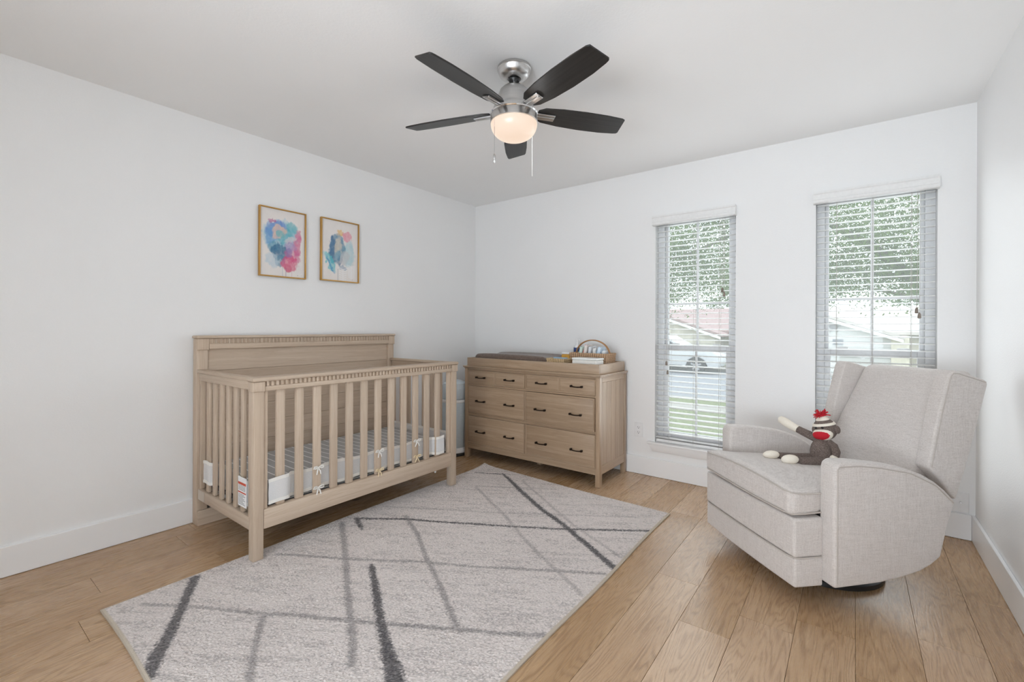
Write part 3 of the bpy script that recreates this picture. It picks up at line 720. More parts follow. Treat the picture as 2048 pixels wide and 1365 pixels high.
# ------------------------------------------------------------------ framed prints
def vnoise(U, V, s, seed):
    # smooth value noise on a grid, two octaves
    r = np.random.default_rng(seed); out = np.zeros_like(U)
    for o, amp in ((1, .65), (2.3, .35)):
        g = r.random((64, 64)); x = (U*s*o) % 63; y = (V*s*o) % 63; i = np.floor(x).astype(int); j = np.floor(y).astype(int); fx = x-i; fy = y-j
        fx = fx*fx*(3-2*fx); fy = fy*fy*(3-2*fy); a = g[j, i]; b = g[j, (i+1) % 64]; c = g[(j+1) % 64, i]; d = g[(j+1) % 64, (i+1) % 64]
        out += amp*((a*(1-fx)+b*fx)*(1-fy)+(c*(1-fx)+d*fx)*fy)
    return out
def lin(c): return np.array(srgb(*c)[:3])
def art(label, yc, zc, blobs, drips, leaf, seed):
    W, H = .322, .470; t = thing('framed_print', label, 'picture', (.0008, yc, zc), group='framed abstract prints')
    fw, fd = .008, .024; a, b = W/2, H/2
    for nm, (y0, y1, z0, z1) in (('frame_side', (-a, -a+fw, -b, b)), ('frame_side', (a-fw, a, -b, b)), ('frame_rail', (-a+fw, a-fw, b-fw, b)), ('frame_rail', (-a+fw, a-fw, -b, -b+fw))):
        MB().box(0, fd, y0, y1, z0, z1).build(nm, M['brass'], t, bevel=.0015, seg=1)
    MB().box(0, .010, -a+fw, a-fw, -b+fw, b-fw).build('backing', M['offwhite'], t)
    nu, nv = 150, 220; u = np.linspace(0, 1, nu); v = np.linspace(0, 1, nv); U, V = np.meshgrid(u, v)
    C = np.ones((nv, nu, 3))*lin((230, 225, 221)); C *= (1+(vnoise(U, V, 9, seed)-.5)*.05)[..., None]
    for k, (cu, cv, ru, rv, ang, c, al, soft) in enumerate(blobs):
        wu = U+(vnoise(U, V, 11, seed+k*7+1)-.5)*.11+(vnoise(U, V, 34, seed+k*7+4)-.5)*.04; wv = V+(vnoise(U, V, 11, seed+k*7+2)-.5)*.075+(vnoise(U, V, 34, seed+k*7+5)-.5)*.03
        ru *= 1.16; rv *= 1.16; soft *= .42; du, dv = (wu-cu), (wv-cv)*1.45; ca, sa = math.cos(ang), math.sin(ang); x = (du*ca+dv*sa)/ru; y = (-du*sa+dv*ca)/(rv*1.45)
        d = np.sqrt(x*x+y*y); m = np.clip((1-d)/soft, 0, 1)*al*(.80+.5*(vnoise(U, V, 22, seed+k*7+3)-.3)); m = np.clip(m*.88, 0, 1)[..., None]
        C = C*(1-m)+lin(c)*m
    for (du_, v0, v1, c) in drips:
        m = ((np.abs(U-du_) < .006) & (V > v0) & (V < v1))[..., None]*.6; C = C*(1-m)+lin(c)*m
    if leaf:
        for (u0, v0, n_) in leaf:
            for k in range(n_):
                f = k/n_; yy = v0+f*.22; m = (np.abs(V-(yy-np.sqrt(np.abs(U-u0)+.001)*.12)) < .005)*(np.abs(U-u0) < .13*(1-.4*f)); m = m[..., None]*.75; C = C*(1-m)+lin((238, 238, 240))*m
            m = ((np.abs(U-u0) < .007)*(V > v0-.03)*(V < v0+.24))[..., None]*.7; C = C*(1-m)+lin((238, 238, 240))*m
    sg = ((np.abs(V-.965) < .006)*(U > .80)*(U < .93)*(vnoise(U, V, 60, 3) > .5))[..., None]*.6; C = C*(1-sg)+lin((120, 116, 120))*sg
    yy = -a+fw+U*(W-2*fw); zz = b-fw-V*(H-2*fw); vs = np.stack([np.full_like(yy, .0115), yy, zz], -1).reshape(-1, 3)
    idx = np.arange(nu*nv).reshape(nv, nu); fs = np.stack([idx[1:, :-1], idx[1:, 1:], idx[:-1, 1:], idx[:-1, :-1]], -1).reshape(-1, 4)
    me = bpy.data.meshes.new('print'); me.from_pydata(vs.tolist(), [], fs.tolist()); setcol(me, C.reshape(-1, 3)); me.materials.append(attr_mat('print_ink_%d' % seed, .6)); link('print', me, t)
art('gold-framed print of a blue and magenta abstract swirl', 1.554, 1.751, [
    (.44, .40, .36, .24, 0, (140, 190, 208), .9, .5), (.36, .30, .25, .13, -.5, (108, 140, 204), .95, .5), (.22, .42, .12, .15, .3, (110, 160, 206), .9, .6),
    (.70, .24, .15, .07, .3, (104, 186, 196), .9, .7), (.55, .40, .18, .09, -.7, (96, 178, 190), .85, .6), (.40, .33, .16, .09, -.8, (226, 196, 176), .95, .5), (.44, .37, .09, .06, -.9, (120, 186, 190), .9, .6),
    (.30, .57, .14, .08, .3, (92, 150, 176), .8, .7), (.42, .64, .20, .12, .2, (64, 112, 146), .97, .35), (.44, .76, .11, .09, .2, (84, 140, 168), .8, .5), (.26, .76, .17, .10, .8, (188, 206, 216), .8, .7),
    (.83, .48, .10, .20, .1, (208, 106, 148), .9, .5), (.74, .66, .17, .12, .1, (206, 110, 152), .8, .6), (.65, .79, .17, .11, .2, (212, 84, 128), .92, .4), (.62, .86, .10, .06, 0, (204, 106, 130), .8, .6),
    (.66, .54, .13, .08, .3, (176, 150, 190), .85, .6), (.62, .63, .07, .09, .2, (140, 130, 178), .8, .6), (.68, .43, .14, .05, -.5, (222, 210, 210), .7, .7), (.27, .17, .08, .025, -.2, (186, 96, 146), .8, .6), (.88, .87, .09, .07, 0, (226, 220, 218), .8, .8)],
    [(.49, .86, 1, (90, 130, 160)), (.565, .87, 1, (140, 110, 150)), (.70, .92, 1, (214, 170, 186))], None, 21)
art('gold-framed print of a teal leaf with pink and yellow blots', 1.991, 1.758, [
    (.49, .19, .085, .055, .2, (228, 192, 130), .95, .5), (.70, .24, .15, .085, .1, (226, 140, 160), .9, .5), (.73, .54, .17, .22, 0, (164, 204, 212), .8, .6),
    (.41, .47, .20, .23, .15, (82, 134, 164), .95, .35), (.30, .45, .08, .18, .1, (66, 110, 150), .8, .6), (.43, .42, .10, .16, .1, (214, 206, 190), .9, .7), (.46, .58, .10, .10, .2, (120, 170, 190), .7, .8), (.50, .66, .08, .08, .5, (70, 110, 146), .8, .6),
    (.62, .62, .12, .13, .4, (196, 198, 200), .85, .6), (.56, .78, .10, .04, 0, (120, 150, 176), .7, .7), (.22, .70, .25, .055, 1.05, (92, 190, 200), .9, .5), (.24, .73, .22, .02, 1.05, (70, 130, 190), .7, .6), (.08, .60, .06, .05, 0, (170, 214, 216), .6, .8)],
    [(.44, .80, 1, (130, 140, 150))], [(.82, .76, 9), (.58, .82, 6)], 57)

# ------------------------------------------------------------------ rug
def rug():
    t = thing('area_rug', 'pale grey shag rug with dark crossing lines on oak floor', 'rug', (0, 0, 0))
    A, B, Cc, D = np.array([.700, .474]), np.array([.652, 2.955]), np.array([2.245, 2.885]), np.array([2.262, .462])
    nu, nv = 330, 510; u = np.linspace(0, 1, nu); v = np.linspace(0, 1, nv); U, V = np.meshgrid(u, v)
    P = A*((1-U)*(1-V))[..., None]+D*(U*(1-V))[..., None]+B*((1-U)*V)[..., None]+Cc*(U*V)[..., None]
    P[..., 0] += .006*np.sin(V*9)*(1-U) + .004*np.sin(V*13)*U; P[..., 1] += .006*np.sin(U*8)
    X, Yy = P[..., 0], P[..., 1]
    c2 = lambda x, y: G(600+x/2.56, 900+y/2.56, .012)[:2]; c1 = lambda x, y: G(x/2.926, 900+y/2.926, .012)[:2]
    L = []
    def ln(f, pts, w, dk): L.append(([f(*p) for p in pts], w, dk))
    ln(c2, [(895,115),(960,122),(1040,125),(1070,150),(1130,210),(1230,300),(1350,385),(1450,470),(1550,555),(1612,607)], [.012,.012,.02,.03,.036,.034,.034,.036,.036,.036], .95)
    ln(c2, [(285,352),(540,355),(700,368),(1080,392),(1300,405),(1800,416)], [.022,.026,.022,.020,.020,.022], .95)
    ln(c2, [(290,352),(300,375),(320,410)], [.03,.03,.012], .95)
    ln(c2, [(365,592),(385,700),(410,870),(440,1000),(470,1100),(485,1190),(500,1300)], [.026,.032,.036,.044,.056,.066,.066], .95)
    ln(c1, [(1140,748),(1080,890),(1000,1060),(920,1200),(868,1335)], [.04,.036,.042,.05,.046], .9)
    for pts, w in (([(215,375),(232,540),(245,720),(260,880),(270,1000),(265,1100)], .030), ([(-120,535),(0,540),(230,560),(640,575),(870,597),(1200,615),(1560,635)], .019), ([(540,340),(600,430),(650,560),(720,700),(770,830),(815,930)], .026),
                   ([(-100,840),(0,850),(250,875),(400,890),(800,918),(1040,942),(1262,950)], .022)): ln(c2, pts, w, .52)
    ln(c1, [(830,905),(1100,915),(1350,940),(1500,960),(1700,965),(1780,975)], .020, .5); ln(c1, [(1545,965),(1510,1080),(1480,1220),(1460,1360)], .026, .5)
    for pts, w in (([(430,290),(1000,322),(1250,330),(1720,345)], .013), ([(900,190),(960,250),(1060,350),(1150,460),(1250,560),(1340,640),(1440,740)], .020), ([(1140,160),(1220,230),(1380,370),(1480,440),(1640,550)], .016), ([(900,185),(1150,195),(1320,203)], .013)): ln(c2, pts, w, .36)
    r = np.random.default_rng(5); jx = X+r.normal(0, .0045, X.shape); jy = Yy+r.normal(0, .0045, X.shape)
    dk = np.zeros_like(X)
    for pts, w, d in L:
        ws = w if isinstance(w, list) else [w]*len(pts)
        for (p, q, wa, wb_) in zip(pts[:-1], pts[1:], ws[:-1], ws[1:]):
            e = q-p; tt = np.clip(((jx-p[0])*e[0]+(jy-p[1])*e[1])/(e@e), 0, 1); ds = np.hypot(jx-p[0]-tt*e[0], jy-p[1]-tt*e[1])
            m = np.clip((wa+(wb_-wa)*tt)*.5+.004-ds, 0, .008)/.008*d; dk = np.maximum(dk, m)
    ca, sa = math.cos(-.55), math.sin(-.55); S = X*ca-Yy*sa; T = X*sa+Yy*ca
    streak = vnoise(S*1.2, T*6, 5, 31)*.5+vnoise(S*4, T*26, 5, 32)*.5
    sp = r.random(X.shape); fleck = (sp < np.clip((streak-.44)*2.6, .06, .7))*(.12+.34*r.random(X.shape))
    lightc = np.array(srgb(216, 207, 202)[:3]); darkc = np.array(srgb(84, 82, 84)[:3]); val = np.clip(dk*(.80+.28*r.random(X.shape))+fleck*(1-dk), 0, 1)
    br = (1+r.normal(0, .06, X.shape)+(vnoise(X*1., Yy*1., 4, 8)-.5)*.06)[..., None]
    Cl = (lightc*(1-val[..., None])+darkc*val[..., None])*br
    edge = np.minimum(np.minimum(U, 1-U)*1.6, np.minimum(V, 1-V)*2.45); eb = (edge < .011)[..., None]; Cl = np.where(eb, np.array(srgb(196, 184, 168)[:3]), Cl)
    Z = .0115+r.normal(0, .0012, X.shape)*(edge > .01); Z = np.where(edge < .008, .0075, Z)
    curl = np.clip(1-np.hypot(X-B[0], Yy-B[1])/.16, 0, 1)**2*.018; Z += curl
    vs = np.stack([X, Yy, Z], -1).reshape(-1, 3); idx = np.arange(nu*nv).reshape(nv, nu)
    fs = np.stack([idx[:-1, :-1], idx[:-1, 1:], idx[1:, 1:], idx[1:, :-1]], -1).reshape(-1, 4).tolist(); vs = vs.tolist()
    ring = list(idx[0, :])+list(idx[1:, -1])+list(idx[-1, -2::-1])+list(idx[-2:0:-1, 0]); n0 = len(vs)
    vs += [[vs[i][0], vs[i][1], .0008+max(0, vs[i][2]-.0085)] for i in ring]
    k = len(ring); fs += [(ring[i], n0+i, n0+(i+1) % k, ring[(i+1) % k]) for i in range(k)]
    me = bpy.data.meshes.new('rug_pile'); me.from_pydata(vs, [], fs); cl = np.vstack([Cl.reshape(-1, 3), np.tile(srgb(186, 174, 158)[:3], (k, 1))]); setcol(me, cl)
    me.materials.append(attr_mat('rug_wool', .95, 420, .8, .004)); link('rug_pile', me, t)
rug()

# ------------------------------------------------------------------ ceiling fan
def fan():
    fx, fy = 1.8435, 1.768
    t = thing('ceiling_fan', 'five-blade black ceiling fan in brushed nickel with glowing bowl light', 'ceiling fan', (fx, fy, HC))
    z = lambda a: a-HC
    MB().lathe([(.081, z(2.4395)), (.0825, z(2.437)), (.0825, z(2.428)), (.079, z(2.425)), (.077, z(2.414)), (.068, z(2.399)), (.053, z(2.388)), (.034, z(2.385)), (.030, z(2.392))], 48).build('canopy', M['nickel'], t, smooth=True)
    MB().lathe([(.026, z(2.386)), (.028, z(2.380)), (.024, z(2.372))], 24).build('hanger_ball', M['blackmetal'], t, smooth=True)
    MB().lathe([(.012, z(2.38)), (.012, z(2.355))], 16).build('downrod', M['chrome'], t, smooth=True)
    MB().lathe([(.018, z(2.358)), (.030, z(2.352)), (.055, z(2.340)), (.070, z(2.325)), (.078, z(2.30)), (.082, z(2.27)), (.083, z(2.250)), (.098, z(2.247)), (.103, z(2.235)), (.103, z(2.218))], 48).build('motor_housing', M['nickel'], t, smooth=True)
    MB().lathe([(.105, z(2.2178)), (.113, z(2.217)), (.1165, z(2.212)), (.113, z(2.207))], 48).build('trim_ring', M['chrome'], t, smooth=True)
    MB().lathe([(.112, z(2.2065)), (.114, z(2.200)), (.1145, z(2.172)), (.111, z(2.170))], 48).build('light_collar', M['nickel'], t, smooth=True)
    gp = [(.110, z(2.1698))]+[(.113*math.cos(a)**.75, z(2.166)-.079*math.sin(a)) for a in [PI/2*i/12 for i in range(13)]]
    gp[-1] = (.002, gp[-1][1])
    MB().lathe(gp, 48).build('glass_bowl', M['globe'], t, smooth=True).visible_shadow = False      # frosted glass lets the bulb's light out
    l = bpy.data.lights.new('fan_bulb', 'POINT'); l.energy = FAN_W; l.shadow_soft_size = .06; l.color = (.95, .97, 1.0)
    lo = bpy.data.objects.new('fan_bulb', l); col.objects.link(lo); lo.location = (fx, fy, 2.135)
    R = .582; ph = -1.5874; pit = -.2424; bm = im = None
    out = [(.118, -.030), (.150, -.050), (.24, -.060), (.36, -.064), (.48, -.062), (.56, -.056), (.576, -.050), (.585, .046), (.578, .054), (.56, .058), (.48, .066), (.36, .068), (.24, .062), (.150, .050), (.118, .034)]
    for k in range(5):
        a = ph+k*2*PI/5
        if bm is None:
            o = MB().prism(out, 'z', -.0035, .0035).build('fan_blade', M['blade'], t, bevel=.0015, seg=1); bm = o.data
            mb = MB(); mb.box(.090, .208, -.021, .021, -.0125, -.0040); mb.box(.090, .204, -.0065, .0065, -.0165, -.0126)
            i = mb.build('blade_iron', M['nickel'], o, bevel=.0015, seg=1); im = i.data
        else: o = link('fan_blade', bm, t); link('blade_iron', im, o)
        o.location = (0, 0, z(2.228)); o.rotation_euler = (pit, 0, a)
    # pull chains
    lat = np.array([_c, _s]); dep = np.array([-_s, _c])
    p = lat*-.092+dep*-.064; zz = z(2.2); c = MB().tube([(p[0], p[1], z(2.205)), (p[0], p[1], z(1.998))], .0008, 5).build('pull_chain', M['chrome'], t)
    MB().lathe([(.002, z(1.998)), (.0055, z(1.990)), (.0065, z(1.972)), (.0050, z(1.958)), (.002, z(1.953))], 12, (p[0], p[1])).build('fob', M['chrome'], c, smooth=True)
    p = lat*.092+dep*.066; MB().tube([(p[0], p[1], z(2.205)), (p[0], p[1], z(1.935))], .0008, 5).build('pull_chain', M['offwhite'], t)
fan()

# ------------------------------------------------------------------ armchair (local x: to its left side, y: backwards)
CH = (2.834, 2.547)
def armchair():
    t = thing('armchair', 'oatmeal linen wingback swivel recliner by the window', 'armchair', (CH[0], CH[1], 0), -PI/4)
    ln_ = M['linen']; pp = M['piping']
    MB().lathe([(.245, .001), (.25, .004), (.25, .024), (.235, .030), (.10, .032), (.06, .05), (.06, .098), (.02, .10)], 40, (0, .29)).build('swivel_base', M['blackmetal'], t, smooth=True)
    MB().prism([(.01, .105), (.30, .112), (.50, .20), (.60, .36), (.60, .40), (.02, .385)], 'x', -.305, .305).build('seat_frame', plain('under_cloth', srgb(60, 56, 52), .9), t)
    outl = [(0, .112), (0, .595), (.006, .618), (.030, .630), (.11, .625), (.212, .612), (.29, .600), (.355, .585), (.42, .561), (.477, .530), (.53, .490), (.577, .445), (.572, .425), (.54, .335), (.508, .210), (.46, .178), (.406, .155), (.32, .136), (.214, .121)]
    for sg in (-1, 1):
        a, b = (.307, .388) if sg > 0 else (-.388, -.307)
        arm = MB().prism(outl, 'x', a, b).build('arm', ln_, t, bevel=.016, seg=4)
        xo = sg*.3885
        ins = [(.012, .135), (.012, .598), (.020, .610), (.11, .612), (.212, .600), (.355, .572), (.477, .516), (.565, .438)]
        MB().tube([(xo-sg*.001, u, z) for u, z in ins], .0028, 6).build('piping', pp, arm, smooth=True)
    # footrest: two padded panels
    def f1(x, y, z): return (x, min(y, -.0008)-.010*(1-(x/.33)**2)*(1 if y < -.08 else 0), z)
    MB().rbox((-.326, -.130, .2155), (.326, .03, .380), .012, (8, 3, 3), f1).build('footrest_upper', ln_, t, smooth=True)
    MB().rbox((-.326, -.128, .090), (.326, .03, .2150), .012, (8, 3, 3), f1).build('footrest_lower', ln_, t, smooth=True)
    sm = [f1(x, y, .2145) for x, y in ((.325, -.002), (.326, -.10), (.318, -.124), (.29, -.131), (.15, -.131), (0, -.131), (-.15, -.131), (-.29, -.131), (-.318, -.124), (-.326, -.1))]
    MB().tube(sm, .003, 6).build('piping', pp, t, smooth=True)
    # seat cushion
    def f2(x, y, z):
        if z > .45:
            k = (z-.45)/.07; cr = (1-(x/.32)**2); z += k*(-.085*(y+.13)+.024*cr-.014 + .006*math.sin(x*7+1)*max(0, 1-(y+.13)*5))
        if y < -.05: y -= .012*(1-(x/.33)**2); z -= .004*math.sin(x*6)
        if y > .004: x *= .955
        return x, y, z
    cu = MB().rbox((-.322, -.142, .388), (.322, .50, .515), .030, (14, 14, 3), f2).build('seat_cushion', ln_, t, smooth=True)
    for zz in (.500, .402):
        pts = []
        for x, y in [(.322, -.004), (.3225, -.09), (.314, -.128), (.285, -.1425)]+[(.285-.57*i/10, -.1425) for i in range(1, 10)]+[(-.285, -.1425), (-.314, -.128), (-.3225, -.09), (-.322, -.004)]:
            q = f2(x, y, zz); pts.append((q[0]*1.003, q[1]-.001, q[2]))
        MB().tube(pts, .0034, 6).build('piping', pp, cu, smooth=True)
    # back: tilted pad between two wings
    bk = MB().rbox((-.245, 0, 0), (.245, .10, .60), .035, (8, 2, 10), lambda x, y, z: (x, .470+.515*z+y - .022*(1-(x/.26)**2)*(1-abs(z-.3)/.3) * (1 if y < .05 else 0), .430+z*.915)).build('back_pad', ln_, t, smooth=True)
    MB().prism([(.56, .41), (.70, .40), (.872, .945), (.80, .957)], 'x', -.236, .236).build('back_shell', ln_, t, bevel=.012, seg=3)
    wing = [(.545, .560), (.560, .630), (.600, .800), (.648, .975), (.668, .994), (.70, .990), (.845, .948), (.858, .930), (.800, .740), (.745, .560), (.690, .410), (.655, .440), (.600, .510)]
    for sg in (-1, 1):
        a, b = (.2375, .303) if sg > 0 else (-.303, -.2375)
        wg = MB().prism(wing, 'x', a, b).build('wing', ln_, t, bevel=.014, seg=4)
        MB().tube([(sg*.3030, u, z) for u, z in [(.560, .566), (.575, .630), (.613, .800), (.658, .965), (.672, .980), (.70, .978), (.843, .938)]], .0026, 6).build('piping', pp, wg, smooth=True)
    MB().box(.18, .215, .765, .772, .54, .60).build('pull_tab', M['piping'], t)
armchair()

# ------------------------------------------------------------------ sock monkey (same local frame as the armchair)
def monkey():
    t = thing('toy_monkey', 'brown knitted sock monkey doll slumped on the armchair seat', 'soft toy', (CH[0], CH[1], 0), -PI/4)
    m, nt, b = mk('brown_knit'); n = noise(nt, coords(nt, (420, 420, 300), rnd=False), 1, 2, .7)
    nt.links.new(ramp(nt, n, [(.34, srgb(80, 68, 62)), (.5, srgb(108, 94, 87)), (.68, srgb(158, 144, 136))]), b.inputs['Base Color']); b.inputs['Roughness'].default_value = .95; bump(nt, b, n, .8, .003)
    wh = plain('cream_knit', srgb(236, 228, 214), .9, spec=.1, grain=.06, gscale=400); rd = plain('red_knit', srgb(190, 22, 40), .85, grain=.15, gscale=400); bk = plain('black_bead', (.01, .01, .012, 1), .15)
    body = MB().tube([(-.052, .345, .489), (-.055, .338, .51), (-.060, .345, .54), (-.066, .352, .57), (-.072, .358, .592), (-.075, .362, .606)], [.020, .044, .052, .047, .036, .022], 16).build('torso', m, t, smooth=True)
    # legs
    def limb(pts, r, name): return MB().tube(pts, r, 12).build(name, m, t, smooth=True)
    l1 = limb([(-.075, .345, .502), (-.095, .27, .502), (-.118, .185, .5045), (-.12, .150, .5095)], [.026, .025, .022, .020], 'leg'); MB().ellipsoid((-.121, .108, .5185), (.023, .046, .021), 16, 10).build('foot', wh, l1, smooth=True)
    l2 = limb([(-.035, .34, .502), (-.026, .28, .502), (-.022, .215, .505), (-.024, .185, .508)], [.027, .026, .024, .022], 'leg'); MB().ellipsoid((-.026, .138, .5195), (.025, .046, .024), 16, 10).build('foot', wh, l2, smooth=True)
    # raised arm over the far armrest, hanging arm
    a1 = limb([(-.092, .362, .592), (-.130, .352, .606), (-.175, .340, .618), (-.205, .332, .627)], [.020, .022, .020, .019], 'arm'); MB().tube([(-.203, .332, .626), (-.235, .322, .637), (-.272, .312, .652), (-.300, .304, .664), (-.310, .301, .667)], [.0195, .0215, .023, .019, .008], 12).build('hand', wh, a1, smooth=True)
    a2 = limb([(-.046, .372, .592), (-.022, .378, .578), (-.008, .380, .552), (-.004, .372, .532)], [.019, .021, .020, .018], 'arm'); MB().ellipsoid((-.003, .362, .517), (.018, .022, .024), 14, 10).build('hand', wh, a2, smooth=True)
    # head: turned toward the camera, tilted
    hd = bpy.data.objects.new('head', None)
    face = Vector((.28, -.93, .0)).normalized()           # local facing direction
    rot = Matrix.Rotation(math.atan2(face.x, -face.y), 3, 'Z') @ Matrix.Rotation(math.radians(-12), 3, 'Y') @ Matrix.Rotation(math.radians(6), 3, 'X')
    O = Vector((-.080, .384, .655))
    def part(name, mat, mb, parent, smooth=True):
        mb.v = [tuple(rot @ Vector(p) + O) for p in mb.v]; return mb.build(name, mat, parent, smooth=smooth)
    h = part('head', m, MB().ellipsoid((0, 0, 0), (.054, .050, .056), 24, 16), t)
    part('muzzle', wh, MB().ellipsoid((0, -.030, -.022), (.048, .037, .033), 24, 14), h)
    part('lips', rd, MB().ellipsoid((0, -.0360, -.023), (.0450, .0345, .0280), 28, 20), h)
    lips = MB(); n_ = 28; vs = [(0, -.0685, -.021)]; 
    for i in range(n_):
        a = 2*PI*i/n_; x = .037*math.cos(a); zz = -.022+.0155*math.sin(a)*(1-.25*abs(math.cos(a))); d = 1-(x/.045)**2-((zz+.022)/.0285)**2; vs.append((x, -.030-.0365*math.sqrt(max(d, 0))-.0015, zz))
    
    for sx in (-1, 1):
        part('eye', bk, MB().ellipsoid((sx*.017, -.047, .014), (.0062, .005, .0062), 12, 8), h)
        part('ear', m, MB().ellipsoid((sx*.057, .004, -.006), (.012, .017, .021), 14, 10), h)
    def ring(z0, z1, g):
        prof = []
        for k in range(5): z = z0+(z1-z0)*k/4; prof.append((.0545*math.sqrt(max(.02, 1-(z/.0575)**2))+g, z))
        return MB().lathe(prof, 28, cap=True)
    part('hat_band', wh, ring(.020, .032, .0015), h)
    part('hat_tip', wh, MB().lathe([(.031, .046), (.026, .056), (.014, .064), (.003, .067)], 24), h)
    for k in range(36):
        a = random.uniform(0, 2*PI); e = random.uniform(.1, 1.2); L = random.uniform(.032, .052); d = Vector((math.cos(a)*math.cos(e), math.sin(a)*math.cos(e), math.sin(e)))
        p0 = Vector((0, 0, .064)); p1 = p0+d*L*.6; p2 = p0+d*L+Vector((0, 0, -.008))
        part('pompom_strand', rd, MB().tube([p0, p1, p2], [.0026, .0024, .002], 5), h)
    part('pompom_knot', rd, MB().ellipsoid((0, 0, .067), (.012, .012, .009), 12, 8), h)
    MB().box(-.01, .02, .318, .322, .500, .512).build('care_tag', wh, t)
monkey()
#==EXTERIOR==

# ------------------------------------------------------------------ outside: yard, street, houses, car, trees
GZ = -.45
M['grass'] = plain('grass', srgb(104, 112, 72), .95, grain=.35, gscale=18); M['concrete'] = plain('concrete', srgb(150, 146, 140), .9, grain=.1, gscale=9); M['asphalt'] = plain('asphalt', srgb(122, 124, 130), .9, grain=.12, gscale=30)
XL, XR = -28, 30
structure(MB().box(XL, XR, YW+TH+.02, 9.33, GZ-.2, GZ).build('lawn', M['grass'])); structure(MB().box(XL, XR, 9.34, 10.10, GZ-.2, GZ+.01).build('sidewalk', M['concrete']))
structure(MB().box(XL, XR, 10.11, 10.95, GZ-.2, GZ).build('grass_verge', M['grass'])); structure(MB().box(XL, XR, 10.96, 11.15, GZ-.25, GZ+.01).build('kerb_near', M['concrete']))
structure(MB().box(XL, XR, 11.16, 19.60, GZ-.3, GZ-.10).build('road', M['asphalt'])); structure(MB().box(XL, XR, 19.61, 19.80, GZ-.3, GZ).build('kerb_far', M['concrete']))
fl = MB().add([(XL, 19.81, GZ), (XR, 19.81, GZ), (XR, 26.0, -1.3), (XL, 26.0, -1.3), (XR, 60, -1.4), (XL, 60, -1.4)], [(0, 1, 2, 3), (3, 2, 4, 5)]).build('far_lawn', M['grass']); structure(fl)
def house(name, label, x0, x1, gx0, gx1, gapex, gz, wallm, gablem, roofm, ridge, star=False):
    yF = 26.0; t = thing(name, label, 'house', ((x0+x1)/2, yF, -1.32)); ox = (x0+x1)/2; oz = -1.32
    b = lambda *a: (a[0]-ox, a[1]-ox, a[2]-yF, a[3]-yF, a[4]-oz, a[5]-oz)
    ez = .95
    MB().box(*b(x0, x1, yF+2.2, yF+9, oz, ez)).build('wall', wallm, t)
    MB().prism([(1.6, ez-oz-.02), (5.6, ridge-oz), (9.6, ez-oz-.02), (9.6, ez-oz+.12), (5.6, ridge-oz+.14), (1.6, ez-oz+.12)], 'x', x0-ox-.4, x1-ox+.4).build('roof', roofm, t)
    ga = gx0-ox; gb = gx1-ox; gc = gapex-ox; e2 = gz[0]-oz; a2 = gz[1]-oz
    gw = MB().prism([(ga+.3, 0), (gb-.3, 0), (gb-.3, e2), (gc, a2-.12), (ga+.3, e2)], 'y', 0, 2.19).build('gable_wall', gablem, t)
    for k in range(9): MB().box(ga+.32, gb-.32, -.012, -.001, .25+.24*k, .262+.24*k).build('lap_shade', plain('siding_shadow', srgb(140, 140, 142), .9) if k == 0 else bpy.data.materials['siding_shadow'] if 'siding_shadow' in bpy.data.materials else gablem, gw) if .25+.24*k < e2-.05 else None  # darker strips, the shade under each lap put into their colour
    MB().prism([(ga-.1, e2-.10), (gc, a2), (gb+.1, e2-.10), (gb+.1, e2+.02), (gc, a2+.14), (ga-.1, e2+.02)], 'y', -.35, 5.2).build('gable_roof', roofm, t)
    MB().prism([(gc, a2-.16), (gb+.05, e2-.24), (gb+.05, e2-.10), (gc, a2-.02)], 'y', -.38, -.35).build('barge_board', M['white'], t)
    for wx0 in ([gb+.9] if gb+2.5 < x1-ox else []):
        w_ = MB().box(wx0, wx0+1.4, 2.15, 2.19, 1.0, 2.0).build('window', M['vinyl'], t); MB().box(wx0+.06, wx0+.67, 2.14, 2.148, 1.06, 1.94).build('pane', plain('dark_pane', (.1, .12, .14, 1), .1), w_); MB().box(wx0+.73, wx0+1.34, 2.14, 2.148, 1.06, 1.94).build('pane', bpy.data.materials['dark_pane'], w_)
    return t, ox, oz, yF
stone = plain('pale_stone', srgb(196, 189, 178), .9, grain=.2, gscale=3); siding = plain('grey_siding', srgb(198, 196, 197), .8)
house('ranch_house', 'low ranch house with pinkish shingle roof across the street', -16, -2.2, -10.3, -2.5, -6.4, (.86, 2.20), stone, stone, plain('pink_shingle', srgb(150, 128, 126), .95, grain=.15, gscale=6), 2.35)
hb, ox, oz, yF = house('garage_house', 'grey-sided house with a star on its garage gable', -1.1, 13, -1.0, 4.8, 1.75, (.85, 1.86), stone, siding, plain('pale_shingle', srgb(190, 184, 180), .95, grain=.08, gscale=6), 2.30, True)
sp_ = []
for k in range(10): a = PI/2+k*PI/5; r_ = .30 if k % 2 == 0 else .12; sp_.append((2.4-ox+r_*math.cos(a), 1.27-oz+r_*math.sin(a)))
MB().prism(sp_, 'y', -.06, -.02).build('barn_star', plain('star_metal', srgb(110, 106, 110), .6), hb)
MB().box(4.45-ox, 5.05-ox, -.1, 2.19, 0, .9-oz).build('stone_pier', plain('pier_stone', srgb(214, 206, 192), .9, grain=.15, gscale=4), hb)
MB().box(2.35-ox, 2.75-ox, -.03, -.015, .45-oz, .72-oz).build('pane', plain('gable_pane', (.12, .13, .16, 1), .2), hb)

